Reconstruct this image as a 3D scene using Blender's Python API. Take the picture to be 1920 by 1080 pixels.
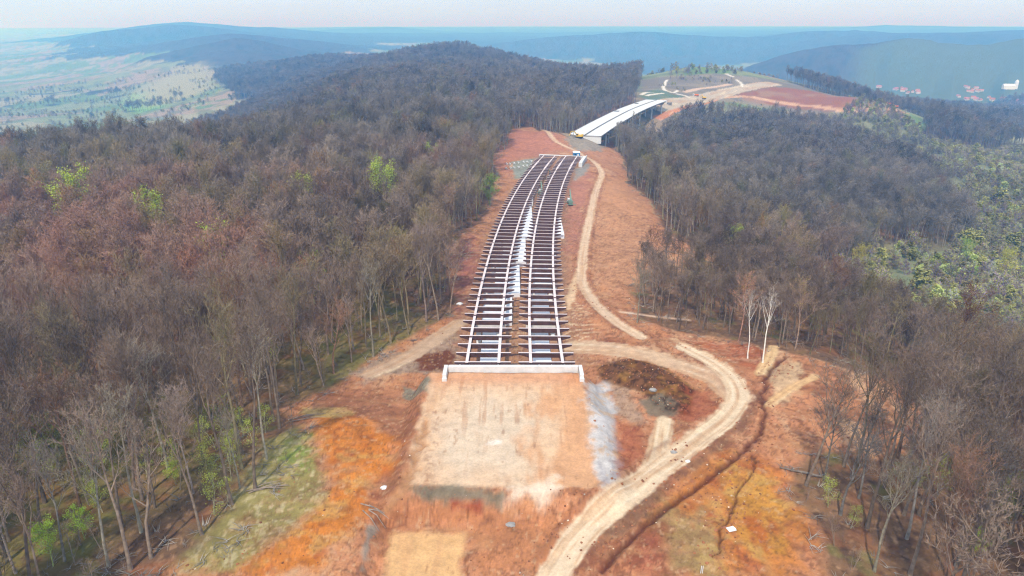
import bpy, math, random
import numpy as np
for o in list(bpy.data.objects): bpy.data.objects.remove(o)
SC = bpy.context.scene
# ================================================================ camera, sky, sun, exposure
cam = bpy.data.cameras.new('camera'); cam.sensor_width = 36.0; cam.lens = 36.0 * 1297 / 1920
cam.clip_start = .5; cam.clip_end = 120000
camo = bpy.data.objects.new('camera', cam); SC.collection.objects.link(camo)
camo.location = (0, 0, 70.6); camo.rotation_euler = (math.radians(90 - 20.7), 0, 0); SC.camera = camo
SUN_EL, SUN_AZ = math.radians(52), math.radians(196)     # azimuth clockwise from +Y: behind the camera on the left
W = bpy.data.worlds.new("World"); SC.world = W; W.use_nodes = True
_n = W.node_tree.nodes; _l = W.node_tree.links; bg = _n['Background']
sky = _n.new('ShaderNodeTexSky'); sky.sky_type = 'NISHITA'; sky.sun_disc = False
sky.sun_elevation = SUN_EL; sky.sun_rotation = SUN_AZ; sky.air_density = 1.0; sky.dust_density = 2.0; sky.altitude = 400
tc = _n.new('ShaderNodeTexCoord'); mp = _n.new('ShaderNodeMapping'); mp.inputs['Scale'].default_value = (1, 1, 7)
cl = _n.new('ShaderNodeTexNoise'); cl.inputs['Scale'].default_value = 2.2; cl.inputs['Detail'].default_value = 5
ramp = _n.new('ShaderNodeMapRange'); ramp.inputs[1].default_value = .3; ramp.inputs[2].default_value = .7; ramp.inputs[3].default_value = .86; ramp.inputs[4].default_value = 1.0
mx = _n.new('ShaderNodeMix'); mx.data_type = 'RGBA'
_l.new(tc.outputs['Generated'], mp.inputs[0]); _l.new(mp.outputs[0], cl.inputs[0]); _l.new(cl.outputs[0], ramp.inputs[0])
_l.new(ramp.outputs[0], mx.inputs['Factor']); _l.new(sky.outputs[0], mx.inputs['A']); mx.inputs['B'].default_value = (8.0, 9.8, 12.6, 1)
_l.new(mx.outputs['Result'], bg.inputs['Color']); bg.inputs['Strength'].default_value = .1
sun = bpy.data.lights.new('sun', 'SUN'); sun.energy = 3.7; sun.angle = math.radians(1.5); sun.color = (1, .955, .89)
suno = bpy.data.objects.new('sun', sun); SC.collection.objects.link(suno)
suno.rotation_euler = (math.pi / 2 - SUN_EL, 0, -SUN_AZ + math.pi)
SC.view_settings.view_transform = 'Standard'; SC.view_settings.look = 'None'; SC.view_settings.exposure = 0.0; SC.view_settings.gamma = 1.0
SC.render.engine = 'CYCLES'
SC.cycles.max_bounces = 5; SC.cycles.diffuse_bounces = 3; SC.cycles.glossy_bounces = 2; SC.cycles.volume_bounces = 1; SC.cycles.transparent_max_bounces = 4
SC.cycles.use_denoising = True; SC.cycles.denoising_input_passes = 'RGB_ALBEDO_NORMAL'; SC.cycles.denoising_prefilter = 'NONE'; SC.cycles.filter_width = 1.25; SC.cycles.sample_clamp_indirect = 6
try: SC.cycles.denoiser = 'OPENIMAGEDENOISE'
except Exception: pass

# ---------------------------------------------------------------- noise and terrain
CAMZ = 70.6

def _h(ix, iy, seed):
    n = (ix.astype(np.int64) * 374761393 + iy.astype(np.int64) * 668265263 + seed * 144665) & 0x7fffffff
    n = ((n ^ (n >> 13)) * 1274126177) & 0x7fffffff
    n = (n ^ (n >> 16)) & 0xffff
    return n / 65535.0

def vnoise(x, y, seed=0):
    x0 = np.floor(x); y0 = np.floor(y)
    fx = x - x0; fy = y - y0
    fx = fx * fx * (3 - 2 * fx); fy = fy * fy * (3 - 2 * fy)
    a = _h(x0, y0, seed); b = _h(x0 + 1, y0, seed); c = _h(x0, y0 + 1, seed); d = _h(x0 + 1, y0 + 1, seed)
    return (a * (1 - fx) + b * fx) * (1 - fy) + (c * (1 - fx) + d * fx) * fy * 1.0

def fbm(x, y, seed=0, octs=4, gain=0.5):
    t = 0.0; a = 1.0; n = 0.0
    for o in range(octs):
        t = t + a * (vnoise(x, y, seed + o * 17) - 0.5); n += a; a *= gain
        x = x * 2.03 + 11.3; y = y * 2.03 - 7.7
    return t / n * 2.0          # roughly -1..1

def sstep(a, b, x):
    t = np.clip((x - a) / (b - a), 0, 1)
    return t * t * (3 - 2 * t)

def poly_sd(P, x, y):
    """signed distance to polygon P (negative inside)"""
    P = np.asarray(P, float)
    d = np.full(x.shape, 1e18); inside = np.zeros(x.shape, bool)
    n = len(P)
    for i in range(n):
        ax, ay = P[i]; bx, by = P[(i + 1) % n]
        ex, ey = bx - ax, by - ay
        t = np.clip(((x - ax) * ex + (y - ay) * ey) / (ex * ex + ey * ey + 1e-12), 0, 1)
        dx = x - ax - t * ex; dy = y - ay - t * ey
        d = np.minimum(d, dx * dx + dy * dy)
        c = (ay > y) != (by > y)
        with np.errstate(divide='ignore', invalid='ignore'):
            xi = ax + (y - ay) * ex / (ey if abs(ey) > 1e-12 else 1e-12)
        inside ^= c & (x < xi)
    d = np.sqrt(d)
    return np.where(inside, -d, d)

def line_st(L, x, y):
    """(distance, signed side offset, arc length) to polyline L"""
    L = np.asarray(L, float)
    best = np.full(x.shape, 1e18); off = np.zeros(x.shape); arc = np.zeros(x.shape); acc = 0.0
    for i in range(len(L) - 1):
        ax, ay = L[i][:2]; bx, by = L[i + 1][:2]
        ex, ey = bx - ax, by - ay; ln = math.hypot(ex, ey) + 1e-9
        t = np.clip(((x - ax) * ex + (y - ay) * ey) / (ln * ln), 0, 1)
        dx = x - ax - t * ex; dy = y - ay - t * ey
        dd = dx * dx + dy * dy
        m = dd < best
        best = np.where(m, dd, best)
        off = np.where(m, (dx * ey - dy * ex) / ln, off)
        arc = np.where(m, acc + t * ln, arc)
        acc += ln
    return np.sqrt(best), off, arc

def smooth_line(L, n=6):
    """Catmull-Rom through L"""
    L = np.asarray(L, float); out = []
    Q = np.vstack([2 * L[0] - L[1], L, 2 * L[-1] - L[-2]])
    for i in range(1, len(Q) - 2):
        p0, p1, p2, p3 = Q[i - 1], Q[i], Q[i + 1], Q[i + 2]
        for k in range(n):
            t = k / n
            out.append(0.5 * (2 * p1 + (p2 - p0) * t + (2 * p0 - 5 * p1 + 4 * p2 - p3) * t * t + (3 * p1 - p0 - 3 * p2 + p3) * t ** 3))
    out.append(L[-1])
    return np.array(out)

# bridge axis: lateral position and level as functions of the distance Y
def deck_x(Y):
    t = (Y - 138.0)
    return AX0 + AX1 * t + AX2 * t ** 2 + AX3 * t ** 3
def deck_z(Y):
    return -0.0262 * (Y - 138.0)
def deck_dir(Y):
    t = (Y - 138.0)
    g = AX1 + 2 * AX2 * t + 3 * AX3 * t ** 2
    n = math.sqrt(1 + g * g)
    return g / n, 1 / n
AX0, AX1, AX2, AX3 = 0.617, 0.00274, 3.043e-4, 0.0

def _lp(x, y):
    r = np.sqrt(x * x + y * y)
    return np.arctan2(x, y), np.log(r)

def rbf_fit(C):
    C = np.asarray(C, float)
    a, l = _lp(C[:, 0], C[:, 1])
    n = len(C)
    D = np.sqrt((a[:, None] - a) ** 2 + (l[:, None] - l) ** 2 + 0.0025)
    P = np.stack([np.ones(n), a, l], 1)
    M = np.block([[D + 1e-3 * np.eye(n), P], [P.T, np.zeros((3, 3))]])
    w = np.linalg.solve(M, np.concatenate([C[:, 2], np.zeros(3)]))
    return a, l, w

def rbf_eval(F, x, y):
    a0, l0, w = F
    a, l = _lp(x, y)
    z = w[-3] + w[-2] * a + w[-1] * l
    for i in range(len(a0)):
        z = z + w[i] * np.sqrt((a - a0[i]) ** 2 + (l - l0[i]) ** 2 + 0.0025)
    return z

PLAT_A = [(-18.0, 95.6), (-17.8, 136.3), (14.8, 136.3), (16.6, 95.6)]
PLAT_B = [(-20.2, 40.), (-19.7, 91.), (-6.9, 91.), (-5.9, 40.)]
RIDGES = [(3468.0, [(0.2528, -240.0), (0.3128, -111.1), (0.3506, -62.1), (0.3751, -35.1), (0.4115, -10.6), (0.4588, 1.7), (0.4922, 26.2), (0.5174, 21.3), (0.526, 11.5), (0.5738, 4.2), (0.5934, 16.4), (0.6263, 40.9), (0.731, 45.8), (0.7909999999999999, -240.0)], 0.26), (6630.0, [(-0.1036, -240.0), (-0.0436, -89.2), (0.029, -33.0), (0.1367, 4.5), (0.1718, 23.3), (0.2069, 9.2), (0.2753, -9.5), (0.3282, -9.5), (0.3722, 28.0), (0.4331, 37.3), (0.4687, 18.6), (0.5256, -23.6), (0.5855999999999999, -240.0)], 0.22), (12750.0, [(-0.3416, -240.0), (-0.2816, -20.4), (-0.2132, 42.7), (-0.1574, 60.7), (-0.1008, 6.6), (-0.0434, -29.4), (0.0289, -38.4), (0.1009, -11.4), (0.2412, -38.4), (0.3723, -20.4), (0.4208, 42.7), (0.4673, 87.8), (0.5448, 60.7), (0.6058, 51.7), (0.6658, -240.0)], 0.18), (6630.0, [(-0.6517999999999999, -240.0), (-0.5918, -164.2), (-0.5584, -61.1), (-0.5077, 37.3), (-0.4794, 51.4), (-0.4322, 84.2), (-0.384, 60.8), (-0.3405, 23.3), (-0.2822, -23.6), (-0.187, -89.2), (-0.127, -240.0)], 0.2), (3774.0, [(-0.5576, -240.0), (-0.4976, -111.1), (-0.4609, -57.7), (-0.424, -25.7), (-0.3862, 1.0), (-0.3605, 17.0), (-0.3287, 6.3), (-0.2836, -36.4), (-0.2295, -57.7), (-0.1452, -73.8), (-0.0852, -240.0)], 0.2), (8976.0, [(-0.3941, -240.0), (-0.3341, 6.5), (-0.282, -31.6), (-0.1867, -114.1), (-0.1012, -63.3), (-0.0072, -37.9), (0.029, -44.2), (0.1013, -95.0), (0.1613, -240.0)], 0.18)]
def ground_base(F, x, y):
    z = rbf_eval(F, x, y)
    rr = np.hypot(x, y); m = rr > 2300
    if m.any():
        a = np.arctan2(x[m], y[m]); r = rr[m]; zz = z[m].copy()
        for k, (d, H, w) in enumerate(RIDGES):
            hh = np.interp(a, [q[0] for q in H], [q[1] for q in H])
            gul = 1 + .45 * fbm(a * 14 + k, r / d * 3, 140 + k, 3)
            t = np.clip(np.abs(r - d) / (w * d) * gul, 0, 1.6); zr = hh - (hh + 215) * (t * t * (3 - 2 * np.minimum(t, 1))) * .9
            zz = np.maximum(zz, zr + 3 * fbm(a * 90, r / 300, 150 + k, 3))
        z = z.copy(); z[m] = zz
    near = (y > 30) & (y < 200) & (np.abs(x) < 60)
    if near.any():
        xs, ys, zs = x[near], y[near], z[near]
        b = poly_sd(PLAT_B, xs, ys); k = 1 - sstep(0, 3.2, b); zs = zs * (1 - k) + (-5.2) * k
        a = poly_sd(PLAT_A, xs, ys); k = 1 - sstep(0, 1, a / np.where(xs > 0, 5.4, 5.2))
        k = np.where(ys > 136.9, 0.0 * k, k)      # the abutment retains the fill
        zs = zs * (1 - k) + (-0.9) * k
        z = z.copy(); z[near] = zs
    return z
# surveyed outlines, metres (x east, y north)
S_CP = [[-76.8,34.4,-8],[-153.6,97.1,-12],[-384,288.4,-15],[-639.9,492.7,-40],[-1919.8,1520.2,-150],[-5119.5,4196.5,-140],[-15358.5,12763.7,-100],[-51195.1,42699.8,-90],[-44.4,35.2,-6],[-75.5,80.5,-5],[-111,130.7,-8],[-185,236.4,-11],[-281.3,375.8,-10],[-347.9,465.2,-28],[-518.1,687.6,-90],[-814.2,1098.2,-135],[-1206.5,1662.9,-140],[-1739.4,2428.8,-150],[-2627.6,3707.9,-160],[-4515,6437.6,-150],[-8882,12756.1,-120],[-17023.9,24537.9,-60],[-29606.8,42733.8,0],[-59.8,80.5,-5],[-87.9,131.4,-6],[-146.5,236.8,-10],[-246.1,418.5,-10],[-304.7,517.1,-32],[-468.8,790.7,-100],[-879,1523.9,-140],[-1347.7,2375.4,-150],[-2050.9,3665.7,-130],[-3047,5503.8,-75],[-3808.8,6914.3,-20],[-5273.7,9571.7,-60],[-11719.4,21330.9,-60],[-63.1,110.4,-5],[-97.1,184.5,-7],[-145.7,290.6,-9],[-208.9,429.6,-9],[-252.6,517.9,-30],[-388.6,794.5,-90],[-680,1420.1,-132],[-971.5,2064.1,-125],[-1262.9,2715,-100],[-1700.1,3680.9,-90],[-2525.8,5524.6,-20],[-3643,8030.6,105],[-4614.5,10136.5,20],[-9714.7,21338.4,-40],[-19429.5,42745.1,30],[-168.4,419.3,-8],[-208.5,517.9,-30],[-360.8,901.4,-90],[-601.4,1535.3,-110],[-841.9,2186.1,-85],[-1042.4,2726.3,-70],[-1323.1,3487.8,-35],[-1603.7,4257.7,22],[-2004.6,5307,-30],[-2806.5,7479.1,60],[-3808.8,10128.9,0],[-40.7,100.5,-3],[-47.5,121.1,-5],[-61.1,163.1,-7],[-101.8,291.8,-6],[-145.9,431.1,-5],[-190,562.5,-25],[-339.2,1018.9,-62],[-508.9,1547.4,-78],[-780.3,2408.6,-62],[-1017.7,3163.4,-45],[-1357,4243.7,-15],[-1865.8,5837.8,-40],[-2883.6,9063.7,10],[-23.6,68.4,-3],[-28.8,89.8,-3],[-35.7,117.6,-3],[-40.6,136.4,-7],[-60.3,216.2,-8],[-86.5,323.8,-6],[-112.7,431.1,-5],[-183.5,715.6,-16],[-262.1,1033.3,-24],[-393.2,1562.5,-38],[-576.7,2310.8,-38],[-838.9,3360.1,-90],[-1179.6,4772.5,-30],[-2359.3,9586.9,-20],[-3670,14947,20],[-37,184.1,-8],[-48.1,248.2,-8],[-64.8,345.2,-6],[-96.2,526.9,-6],[-157.3,879,-8],[-222.1,1249,-19],[-314.6,1781.6,-24],[-425.6,2409.4,-60],[-647.6,3658.2,-150],[-1110.3,6364.7,-60],[-1850.4,10655.9,-20],[-2960.7,17100.2,60],[-15.3,146.7,-8],[-18.5,184.1,-8],[-25.9,270,-7],[-35.2,377.3,-6],[-48.1,526.9,-6],[-78.6,878.2,-10],[-120.3,1359.6,-9],[-152.7,1740.2,8],[-185,2100,-30],[-259.1,2909.9,-150],[-462.6,5273,-120],[-832.7,9586.9,-20],[-1480.3,17092.6,40],[-4.6,78.3,-5],[-6,110.4,-5],[-7.4,141.3,-8],[-9.7,194.4,-9],[-13.9,290.2,-10],[-20.8,451.4,-8],[-25.9,568.6,-9],[-46.3,1038.2,-11],[-69.4,1575.3,-4],[-87.9,1989.3,-40],[-138.8,3119.9,-160],[0,34.8,-7],[0,56.4,-6.5],[0,78.3,-5],[0,99.9,-4.5],[0,131.6,-5.5],[0,153.8,-9],[0,204.9,-9.5],[0,289.9,-11],[0,396.6,-11.5],[0,482.7,-10],[0,589.6,-10],[0,825.1,-9],[0,1305.1,-12],[0,1625.8,-12],[0,2088.7,-60],[0,3116.1,-170],[0,5257.9,-160],[0,8502.7,-60],[0,12790.1,-30],[0,21368.7,40],[0,42764,80],[23.1,236.8,-10],[32.4,343.3,-11],[41.6,450.6,-10],[50.9,557.3,-10.5],[64.8,716.7,-13],[92.5,1035.9,-17],[115.7,1302,-20],[157.3,1768,-60],[277.6,3112.3,-180],[508.9,5792.4,-160],[832.7,9579.3,-40],[13.6,56.8,-5.5],[17,78.8,-3.8],[20.4,100.6,-2.6],[25.4,132.2,-4],[32.2,174.2,-6],[42.4,237.2,-9],[59.4,342.9,-12],[76.3,447.6,-18],[95,561.4,-28],[118.7,710.3,-30],[134,812.6,-14],[178.1,1088.2,-20],[220.5,1350.2,-34],[339.2,2069.8,-110],[678.5,4181.4,-180],[1187.4,7418.6,-100],[1696.2,10657.8,-15],[3392.4,21376.2,60],[107.3,475.1,-30],[134.2,599.6,-40],[156.5,705.8,-42],[172.2,784.4,-32],[193.9,894.9,-14],[223.6,1038.6,-10],[272.8,1276,-4],[335.4,1557.9,-50],[670.8,3112.3,-180],[1006.2,4715.9,-180],[2012.3,9579.3,-40],[26.2,79.1,-3],[31.5,100.1,-4],[39.3,131.8,-5],[49.8,173.4,-8],[71.6,259.9,-14],[91.8,339.9,-20],[118,443.8,-28],[170.4,652.3,-42],[209.7,814.2,-38],[235.9,927.9,-20],[262.1,1037.8,-12],[319.8,1278.3,2],[393.2,1557.9,-50],[1205.9,4820.9,-185],[1966.1,7956.9,-90],[2752.5,11192.3,-15],[49.7,121.1,-5],[60.3,152.8,-6],[78,203.2,-14],[106.4,285,-24],[141.9,388.8,-32],[212.8,599.6,-40],[301.5,866.1,-42],[336.9,976,-34],[379.5,1112.3,-13],[461.1,1357,-16],[709.3,2069.8,-110],[1631.5,4820.9,-185],[2305.3,6899.2,-60],[3192,9592.5,-5],[43.2,78.7,-4],[56.1,110.4,-5],[75.1,157.1,-6],[99.3,212.4,-18],[138.2,302.6,-34],[207.2,469.8,-44],[302.2,702.7,-50],[367,862,-53],[410.2,973,-42],[439.5,1052.1,-25],[582.9,1402.1,-38],[820.4,1962.9,-110],[1295.3,3108.6,-190],[1856.6,4513.4,-150],[2374.7,5837.8,-40],[3022.4,7464,20],[4101.8,10128.9,0],[45.8,67.6,-5],[61.1,99.3,-6],[81.4,141.7,-7],[101.8,181.1,-16],[137.4,249.5,-33],[188.3,351.1,-47],[244.3,468.3,-48],[315.5,614.9,-56],[407.1,805.1,-62],[458,915.8,-52],[488.5,989,-28],[600.5,1213.6,-56],[814.2,1646,-100],[1272.2,2574.1,-190],[1679.3,3431.2,-185],[2035.5,4215.4,-90],[2544.3,5320.3,5],[3816.5,7975.8,-40],[46.9,57,-5],[64.5,88.3,-7],[87.9,130.3,-9],[111.3,168.9,-20],[152.4,236.9,-38],[234.4,382.8,-48],[351.6,595.1,-52],[445.3,763.9,-58],[527.4,915,-54],[703.2,1227.4,-76],[937.5,1637.6,-122],[1523.5,2679.1,-195],[1875.1,3322.4,-190],[2226.7,4001.6,-90],[2636.9,4787.7,10],[3515.8,6387.4,0],[7031.6,12824.1,60],[51.5,51.2,-6],[75.5,87.5,-9],[102.9,128.4,-14],[137.2,176.5,-28],[205.9,276.6,-46],[329.4,465.3,-56],[480.3,699,-60],[651.9,960.9,-74],[892.1,1326,-98],[1029.3,1530.7,-122],[1715.5,2570.3,-200],[2127.2,3215.5,-190],[2607.6,4001.6,-90],[3293.8,5110.2,15],[4803.4,7448.8,-20],[9606.8,14954.6,40],[57.2,50.5,-8],[91.6,96.3,-14],[152.7,174.3,-34],[305.3,378.3,-60],[534.3,696.7,-66],[992.3,1323.4,-105],[1297.6,1737.7,-140],[1908.2,2570.3,-200],[2671.5,3662,-140],[3816.5,5333.5,40],[6106.4,8533,20],[71.2,32.9,-12],[178.1,118.6,-40],[474.9,370.7,-80],[1543.6,1321.5,-110],[3562.1,3112.3,-180],[7124.1,6387.4,0],[47494.2,42752.7,50]]
S_CLEAR = [(-55.8,80.5),(-44.9,83.1),(-42.5,92.4),(-39.8,103.5),(-42.6,119.4),(-50.1,129),(-45.7,135.2),(-40.2,144.5),(-35.9,154.6),(-28.4,167.5),(-18.7,186.2),(-20.6,220.9),(-22.6,250.3),(-18.5,290.6),(-12.3,324.1),(-7.5,382.8),(-10.4,448.8),(-1.9,509.9),(2.3,601.6),(18.7,618.2),(33.2,545.3),(44.7,532.7),(91,644.9),(83.9,518.7),(68.4,398.6),(71.1,335.7),(69.2,292.7),(81.2,267.2),(75.2,245.9),(53.6,230.1),(41.3,213.7),(35.2,178.8),(45.2,172.7),(57.7,170.4),(65.1,159.1),(74,152.8),(81.6,147.5),(99.4,156.8),(88.7,131.8),(77.7,115.9),(67,111.7),(57.7,111.7),(52.4,106.2),(48,98.4),(48.6,87.8),(47,80.2),(60,55),(60,20),(-60,20),(-48,60)]
S_PLAT = [(0,0)]
S_PLAT2 = [(-19.6,91.3),(-6.9,91.2),(-5,40),(-19,40)]
S_ROADS = {'main':([(-6.1,58.7),(6.3,80.3),(9.4,85.7),(12.8,90),(18.5,94.9),(27.5,105.6),(36.2,115.3),(43.7,123.7),(48.9,132),(50.7,140.1),(49.8,148.1),(47.1,155.1),(44.1,160.4)],5),
  'branch':([(24.5,102.1),(27.3,109.3),(28.9,114.9),(30.8,121.1)],4),
  'valley':([(33.7,165.7),(28.8,176.1),(24.9,197),(23.5,216.6),(25.8,240.8),(31.1,279.6),(37,315.9),(47.4,379.6),(54.4,417.7),(53,452.2),(47.4,493.8),(37.2,512.1),(30.4,532.6),(26.4,599.2)],3.6),
  'fan':([(49,133.2),(47.3,141.6),(42,147.7),(34.3,154),(25.7,158.6),(16.6,162.1)],7.5),
  'side':([(31.9,186.1),(39.3,184.1),(51,184.1)],1.6),
  'trackleft':([(-33.4,148.8),(-27,157.4),(-21.4,167.8),(-15.1,179.8)],5),
  'motorway':([(169.7,844.3),(227,919.9),(271.8,984.5),(320.9,1051.6),(365.8,1094.9),(411.9,1133.8)],26),
  'fieldroad':([(280.4,988.6),(338.7,1031.7),(375.2,1023.7),(421,1002.8),(464,964.9),(543.2,975.7)],10),
  'spur':([(163.6,797.3),(192.8,849.4),(228.9,898.5),(276.5,973.7)],9),
  'rightbare':([(54.9,129.8),(62.2,137),(70.8,143.5)],2.2),
  'rightbare2':([(58.3,145.1),(63.9,153.9),(67.1,160.9)],2.8)}
S_PATHS = {'a':([(247.3,1148.3),(235.6,1110.5),(211.4,1001.8),(212,968.6),(220.9,955.9),(236,952.3)],5),
  'b':([(162.2,895.4),(173.7,925.6),(186.1,939.6)],5),
  'c':([(167.6,891.5),(200,949)],5),
  'd':([(215.8,959.2),(229.4,991.5)],4),
  'e':([(239.7,991),(279.8,1045.8),(331.2,1094.3)],9),
  'f':([(352.6,1131.7),(353.1,1110.5),(349.6,1089.9)],5),
  'g':([(349.5,1184.6),(355.7,1160.3)],5)}
S_COLS = {'orange_left':([(-43,130),(-35.5,125.4),(-27.9,120.5),(-20.9,110.6),(-21.2,103.2),(-24,100.1),(-23.4,92.4),(-26,84.8),(-27.6,78.6),(-40.9,79.1),(-36.1,85.9),(-32,92),(-30.9,100.3),(-35.2,108),(-38.9,116.9)],(205,122,45),2),
  'grass':([(-47,113.6),(-42.6,119.4),(-34.8,106.4),(-31.2,96),(-33.8,89.4),(-40.1,79),(-49.1,79.8),(-47.1,92.8)],(150,138,82),2.5),
  'grass2':([(-42.5,112.5),(-39.4,115.9),(-35.2,108),(-36.8,103.3),(-40.2,103.5)],(118,150,60),2.5),
  'sand_left':([(-46.4,131.7),(-36.4,129.1),(-32.8,123.5),(-39.2,122.7),(-44.5,125.6)],(205,170,105),1),
  'orange_right':([(27,101.1),(37.5,112.1),(46.2,110.8),(49.2,102.9),(47.4,88.9),(43.6,79.7),(26.1,78.6),(22.8,89.5)],(198,125,60),3),
  'yellow_right':([(39.1,107.1),(45.4,102.6),(45.9,94),(41.4,84.5),(36,82.8),(35.9,93.3)],(200,140,60),1.5),
  'olive_right':([(24.2,92.1),(32.3,92.9),(29.2,78.6),(22.3,78.9)],(160,130,85),2),
  'red_right':([(13.2,79.7),(18.7,85),(23.4,88.3),(22.7,78.8)],(150,68,48),1.6),
  'pale_right':([(61.2,147.9),(69.7,150.1),(63.6,134.7),(56,129.8)],(205,170,130),1),
  'redslope':([(42.8,168.5),(59.4,166.5),(64.5,157.3),(58.9,145),(51.4,158.3)],(165,80,48),2),
  'scrub_pile':([(20.5,148.9),(28.8,152.8),(36.8,147.3),(40.5,136.6),(36.5,125.1),(31,125.4),(28,133.5),(20.8,140.8)],(108,66,34),1.2),
  'grey_patch':([(26.6,129),(32.7,133.4),(35.5,128),(33.4,123.6),(27.6,121.8)],(118,104,84),0.8),
  'redgully':([(38.7,136.4),(43.8,135.5),(43.2,127.1),(36.8,121.9),(33.5,121.4)],(150,66,40),1.2),
  'redwedge':([(20.9,120.4),(25.4,118.5),(24.2,108.9),(18.2,99)],(150,72,45),1),
  'leftbrown':([(-44.5,137.5),(-31.5,138.5),(-17.2,122.2),(-16.8,114.3),(-18,97.6),(-19.3,94.4),(-24.1,100.8),(-20.8,109.5),(-28,121),(-41.5,130.8)],(164,108,76),2),
  'greyleft':([(-38.6,148.7),(-27.7,162.6),(-16.2,174.7),(-12.6,153.4),(-20.6,149.1),(-28.3,148.8),(-34.8,143.1)],(165,140,118),1.5),
  'rustleft':([(-25.1,158.7),(-15.3,163.6),(-14.5,153),(-22.1,150.6)],(112,58,32),1),
  'greenslate':([(-25.2,141.4),(-16.7,133),(-16.5,125.4),(-23.6,134.3)],(140,135,115),0.8),
  'lime':([(16.8,133.5),(21.3,140.4),(20.9,124.8),(17.7,97.2),(15.5,95.9),(14.6,103.8),(14.5,116.2)],(200,194,188),1.5),
  'slatestrip':([(-17.4,96.5),(-9.8,95.9),(-0.9,94.6),(-1.7,93.1),(-9.6,93.7),(-16.6,94.1)],(122,112,92),0.9),
  'whitestain':([(0.4,95.5),(4.5,96.9),(7.2,98.4),(8.8,94.9),(7,93.4),(2.6,93.8),(-0.4,93.3)],(238,220,195),2),
  'whitestain2':([(-5.1,109.9),(-1.5,110.1),(-1.5,108.3),(-4.9,108)],(238,220,200),0.3),
  'redline':([(-10,93.7),(-4.8,93.6),(-5.2,92.7),(-9.6,93)],(165,60,30),0.6),
  'bank':([(-21,93.4),(-9.6,93.3),(0,93.3),(4.3,92.2),(10.4,92.6),(11.9,90.1),(6.3,80.3),(-4.7,80.7),(-6.5,90.8),(-19.9,91.3),(-19.4,81),(-21.1,80.2)],(188,124,82),1.2),
  'gravelditch':([(-22.8,89.2),(-21.7,90),(-21.6,84.7),(-21.3,80.1),(-22.3,79.2),(-22.6,83.9)],(150,135,118),0.5),
  'farred':([(2.3,601.6),(33.2,545.3),(38.9,508),(21.4,465),(0,441.6),(-6.2,400.4),(-10.2,439.6)],(178,118,92),6),
  'fargrey':([(40.4,530),(87.9,640.7),(67.9,520.2),(46.1,500.6)],(150,140,125),3),
  'slategravel':([(-0.7,433.6),(13.7,445.7),(12.6,404.5),(1.5,396.8)],(140,145,132),2),
  'slategravel2':([(39.1,420.4),(49,438.1),(46,417.6),(36,392.1)],(150,145,135),2),
  'redmid':([(30.9,376.6),(49,421.4),(35,315.7),(25.7,254.2),(20.5,254.3)],(178,120,96),4),
  'redmid2':([(56.1,425.7),(66.6,397.3),(67,325.4),(57.2,267.9),(64.2,247),(40,211),(28.1,199.7),(27.7,234.1),(36.8,298.1)],(188,136,98),5),
  'pinkleft':([(-22,247.6),(-15.1,269.2),(-12.7,221.6),(-15.6,186.5)],(150,95,85),3),
  'palestreak':([(16.6,200.5),(23.9,234.9),(19.9,200.2),(16.6,189.9)],(225,190,150),0.8),
  'roadbank':([(9.8,80),(15.7,86.3),(22.7,93.3),(32.5,104.3),(43.9,116.3),(51.8,127.4),(54.7,134.5),(50.8,129.7),(45.1,120.5),(33.5,108.4),(23.5,97.4),(17,90.2),(12.2,84.4)],(138,100,74),1.2),
  'limeside':([(21.7,140.7),(25.9,134.8),(27,120.7),(25.4,118.5),(21.5,122.5),(21.7,132.1)],(166,134,108),1)}
S_DITCH = [(12.5,79.8),(16.1,83.6),(21,88.9),(30,97.9),(37.6,105.4),(46.4,114.6),(51.6,123),(54.7,132.1),(60.2,145),(66.8,152.8)]
S_CRACK = [(45.7,110.8),(44.3,105.7),(41.3,101.7),(38,97.8),(35.9,93.3),(32.5,87.5),(30.4,82.4)]
S_DITCHLEFT = [(-17,116.2),(-17.1,108.8),(-17.5,102.2),(-17.6,95.9),(-19.7,94.1)]
S_OPENHILL = [(154.2,879.7),(210.2,1183.6),(245.7,1187.6),(293.7,1170.2),(348.1,1179.4),(381.6,1173.8),(430,1185.6),(497,1240.4),(1187,2659),(1250.6,2536.7),(1038.8,1818.8),(749.3,1274.9),(495.8,939),(435.4,963.7),(387.3,991.5),(325.4,987.3),(277.4,963.2),(240.7,890.3),(192.1,820.8),(162.1,795.7),(159.6,834.5)]
S_BROWNFIELD = [(326.1,1042.1),(402.2,1105.4),(472.7,1114.1),(494.8,1003.2),(1051.9,1842.3),(516.1,951.8),(439,973.2),(391.8,1004.7),(330.3,1003.7)]
S_MEAD = [(156.2,871.8),(167,926.9),(202.3,1000.9),(212.5,943.7),(232.2,942.3),(198.8,886.1),(170.7,860.9)]
S_WATER = [(187.4,842.2),(195.8,864.5),(246.9,937.7),(242.9,910.4),(214.3,864.2),(192.9,840.2)]
S_SCRUB1 = [(416.3,916.5),(366.4,724.1),(353.7,617.2),(332.8,510.3),(283.5,414.1),(239.1,376.7),(216.3,379.9),(171,330.7),(129.8,281.5),(115.7,249.2),(138.1,220.7),(152.2,213.2),(170.1,207.9),(237.6,207.9),(1110.3,1023.4),(665.5,916.5),(549,809.6),(524.7,841.7),(513.5,916.5),(503.3,980.7)]
S_STRIP = [(483.7,1269.3),(596.8,1333.5),(707.5,1280),(919.5,1386.9),(1176.6,1451),(949.7,1162.4),(727.4,1087.6),(643.5,1098.3),(569.9,1151.7),(505.4,1183.8)]
S_VILLAGE = [(1092.9,2306.8),(1431,3001.7),(1827.3,3108.6),(2479.2,3055.1),(1806.9,2199.9),(1392.4,2199.9)]
S_BEHIND = [(212.3,1109),(293,1023.4),(520.4,1290.7),(707.8,1771.7),(323.8,1825.2),(217.4,1237.2)]
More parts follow.
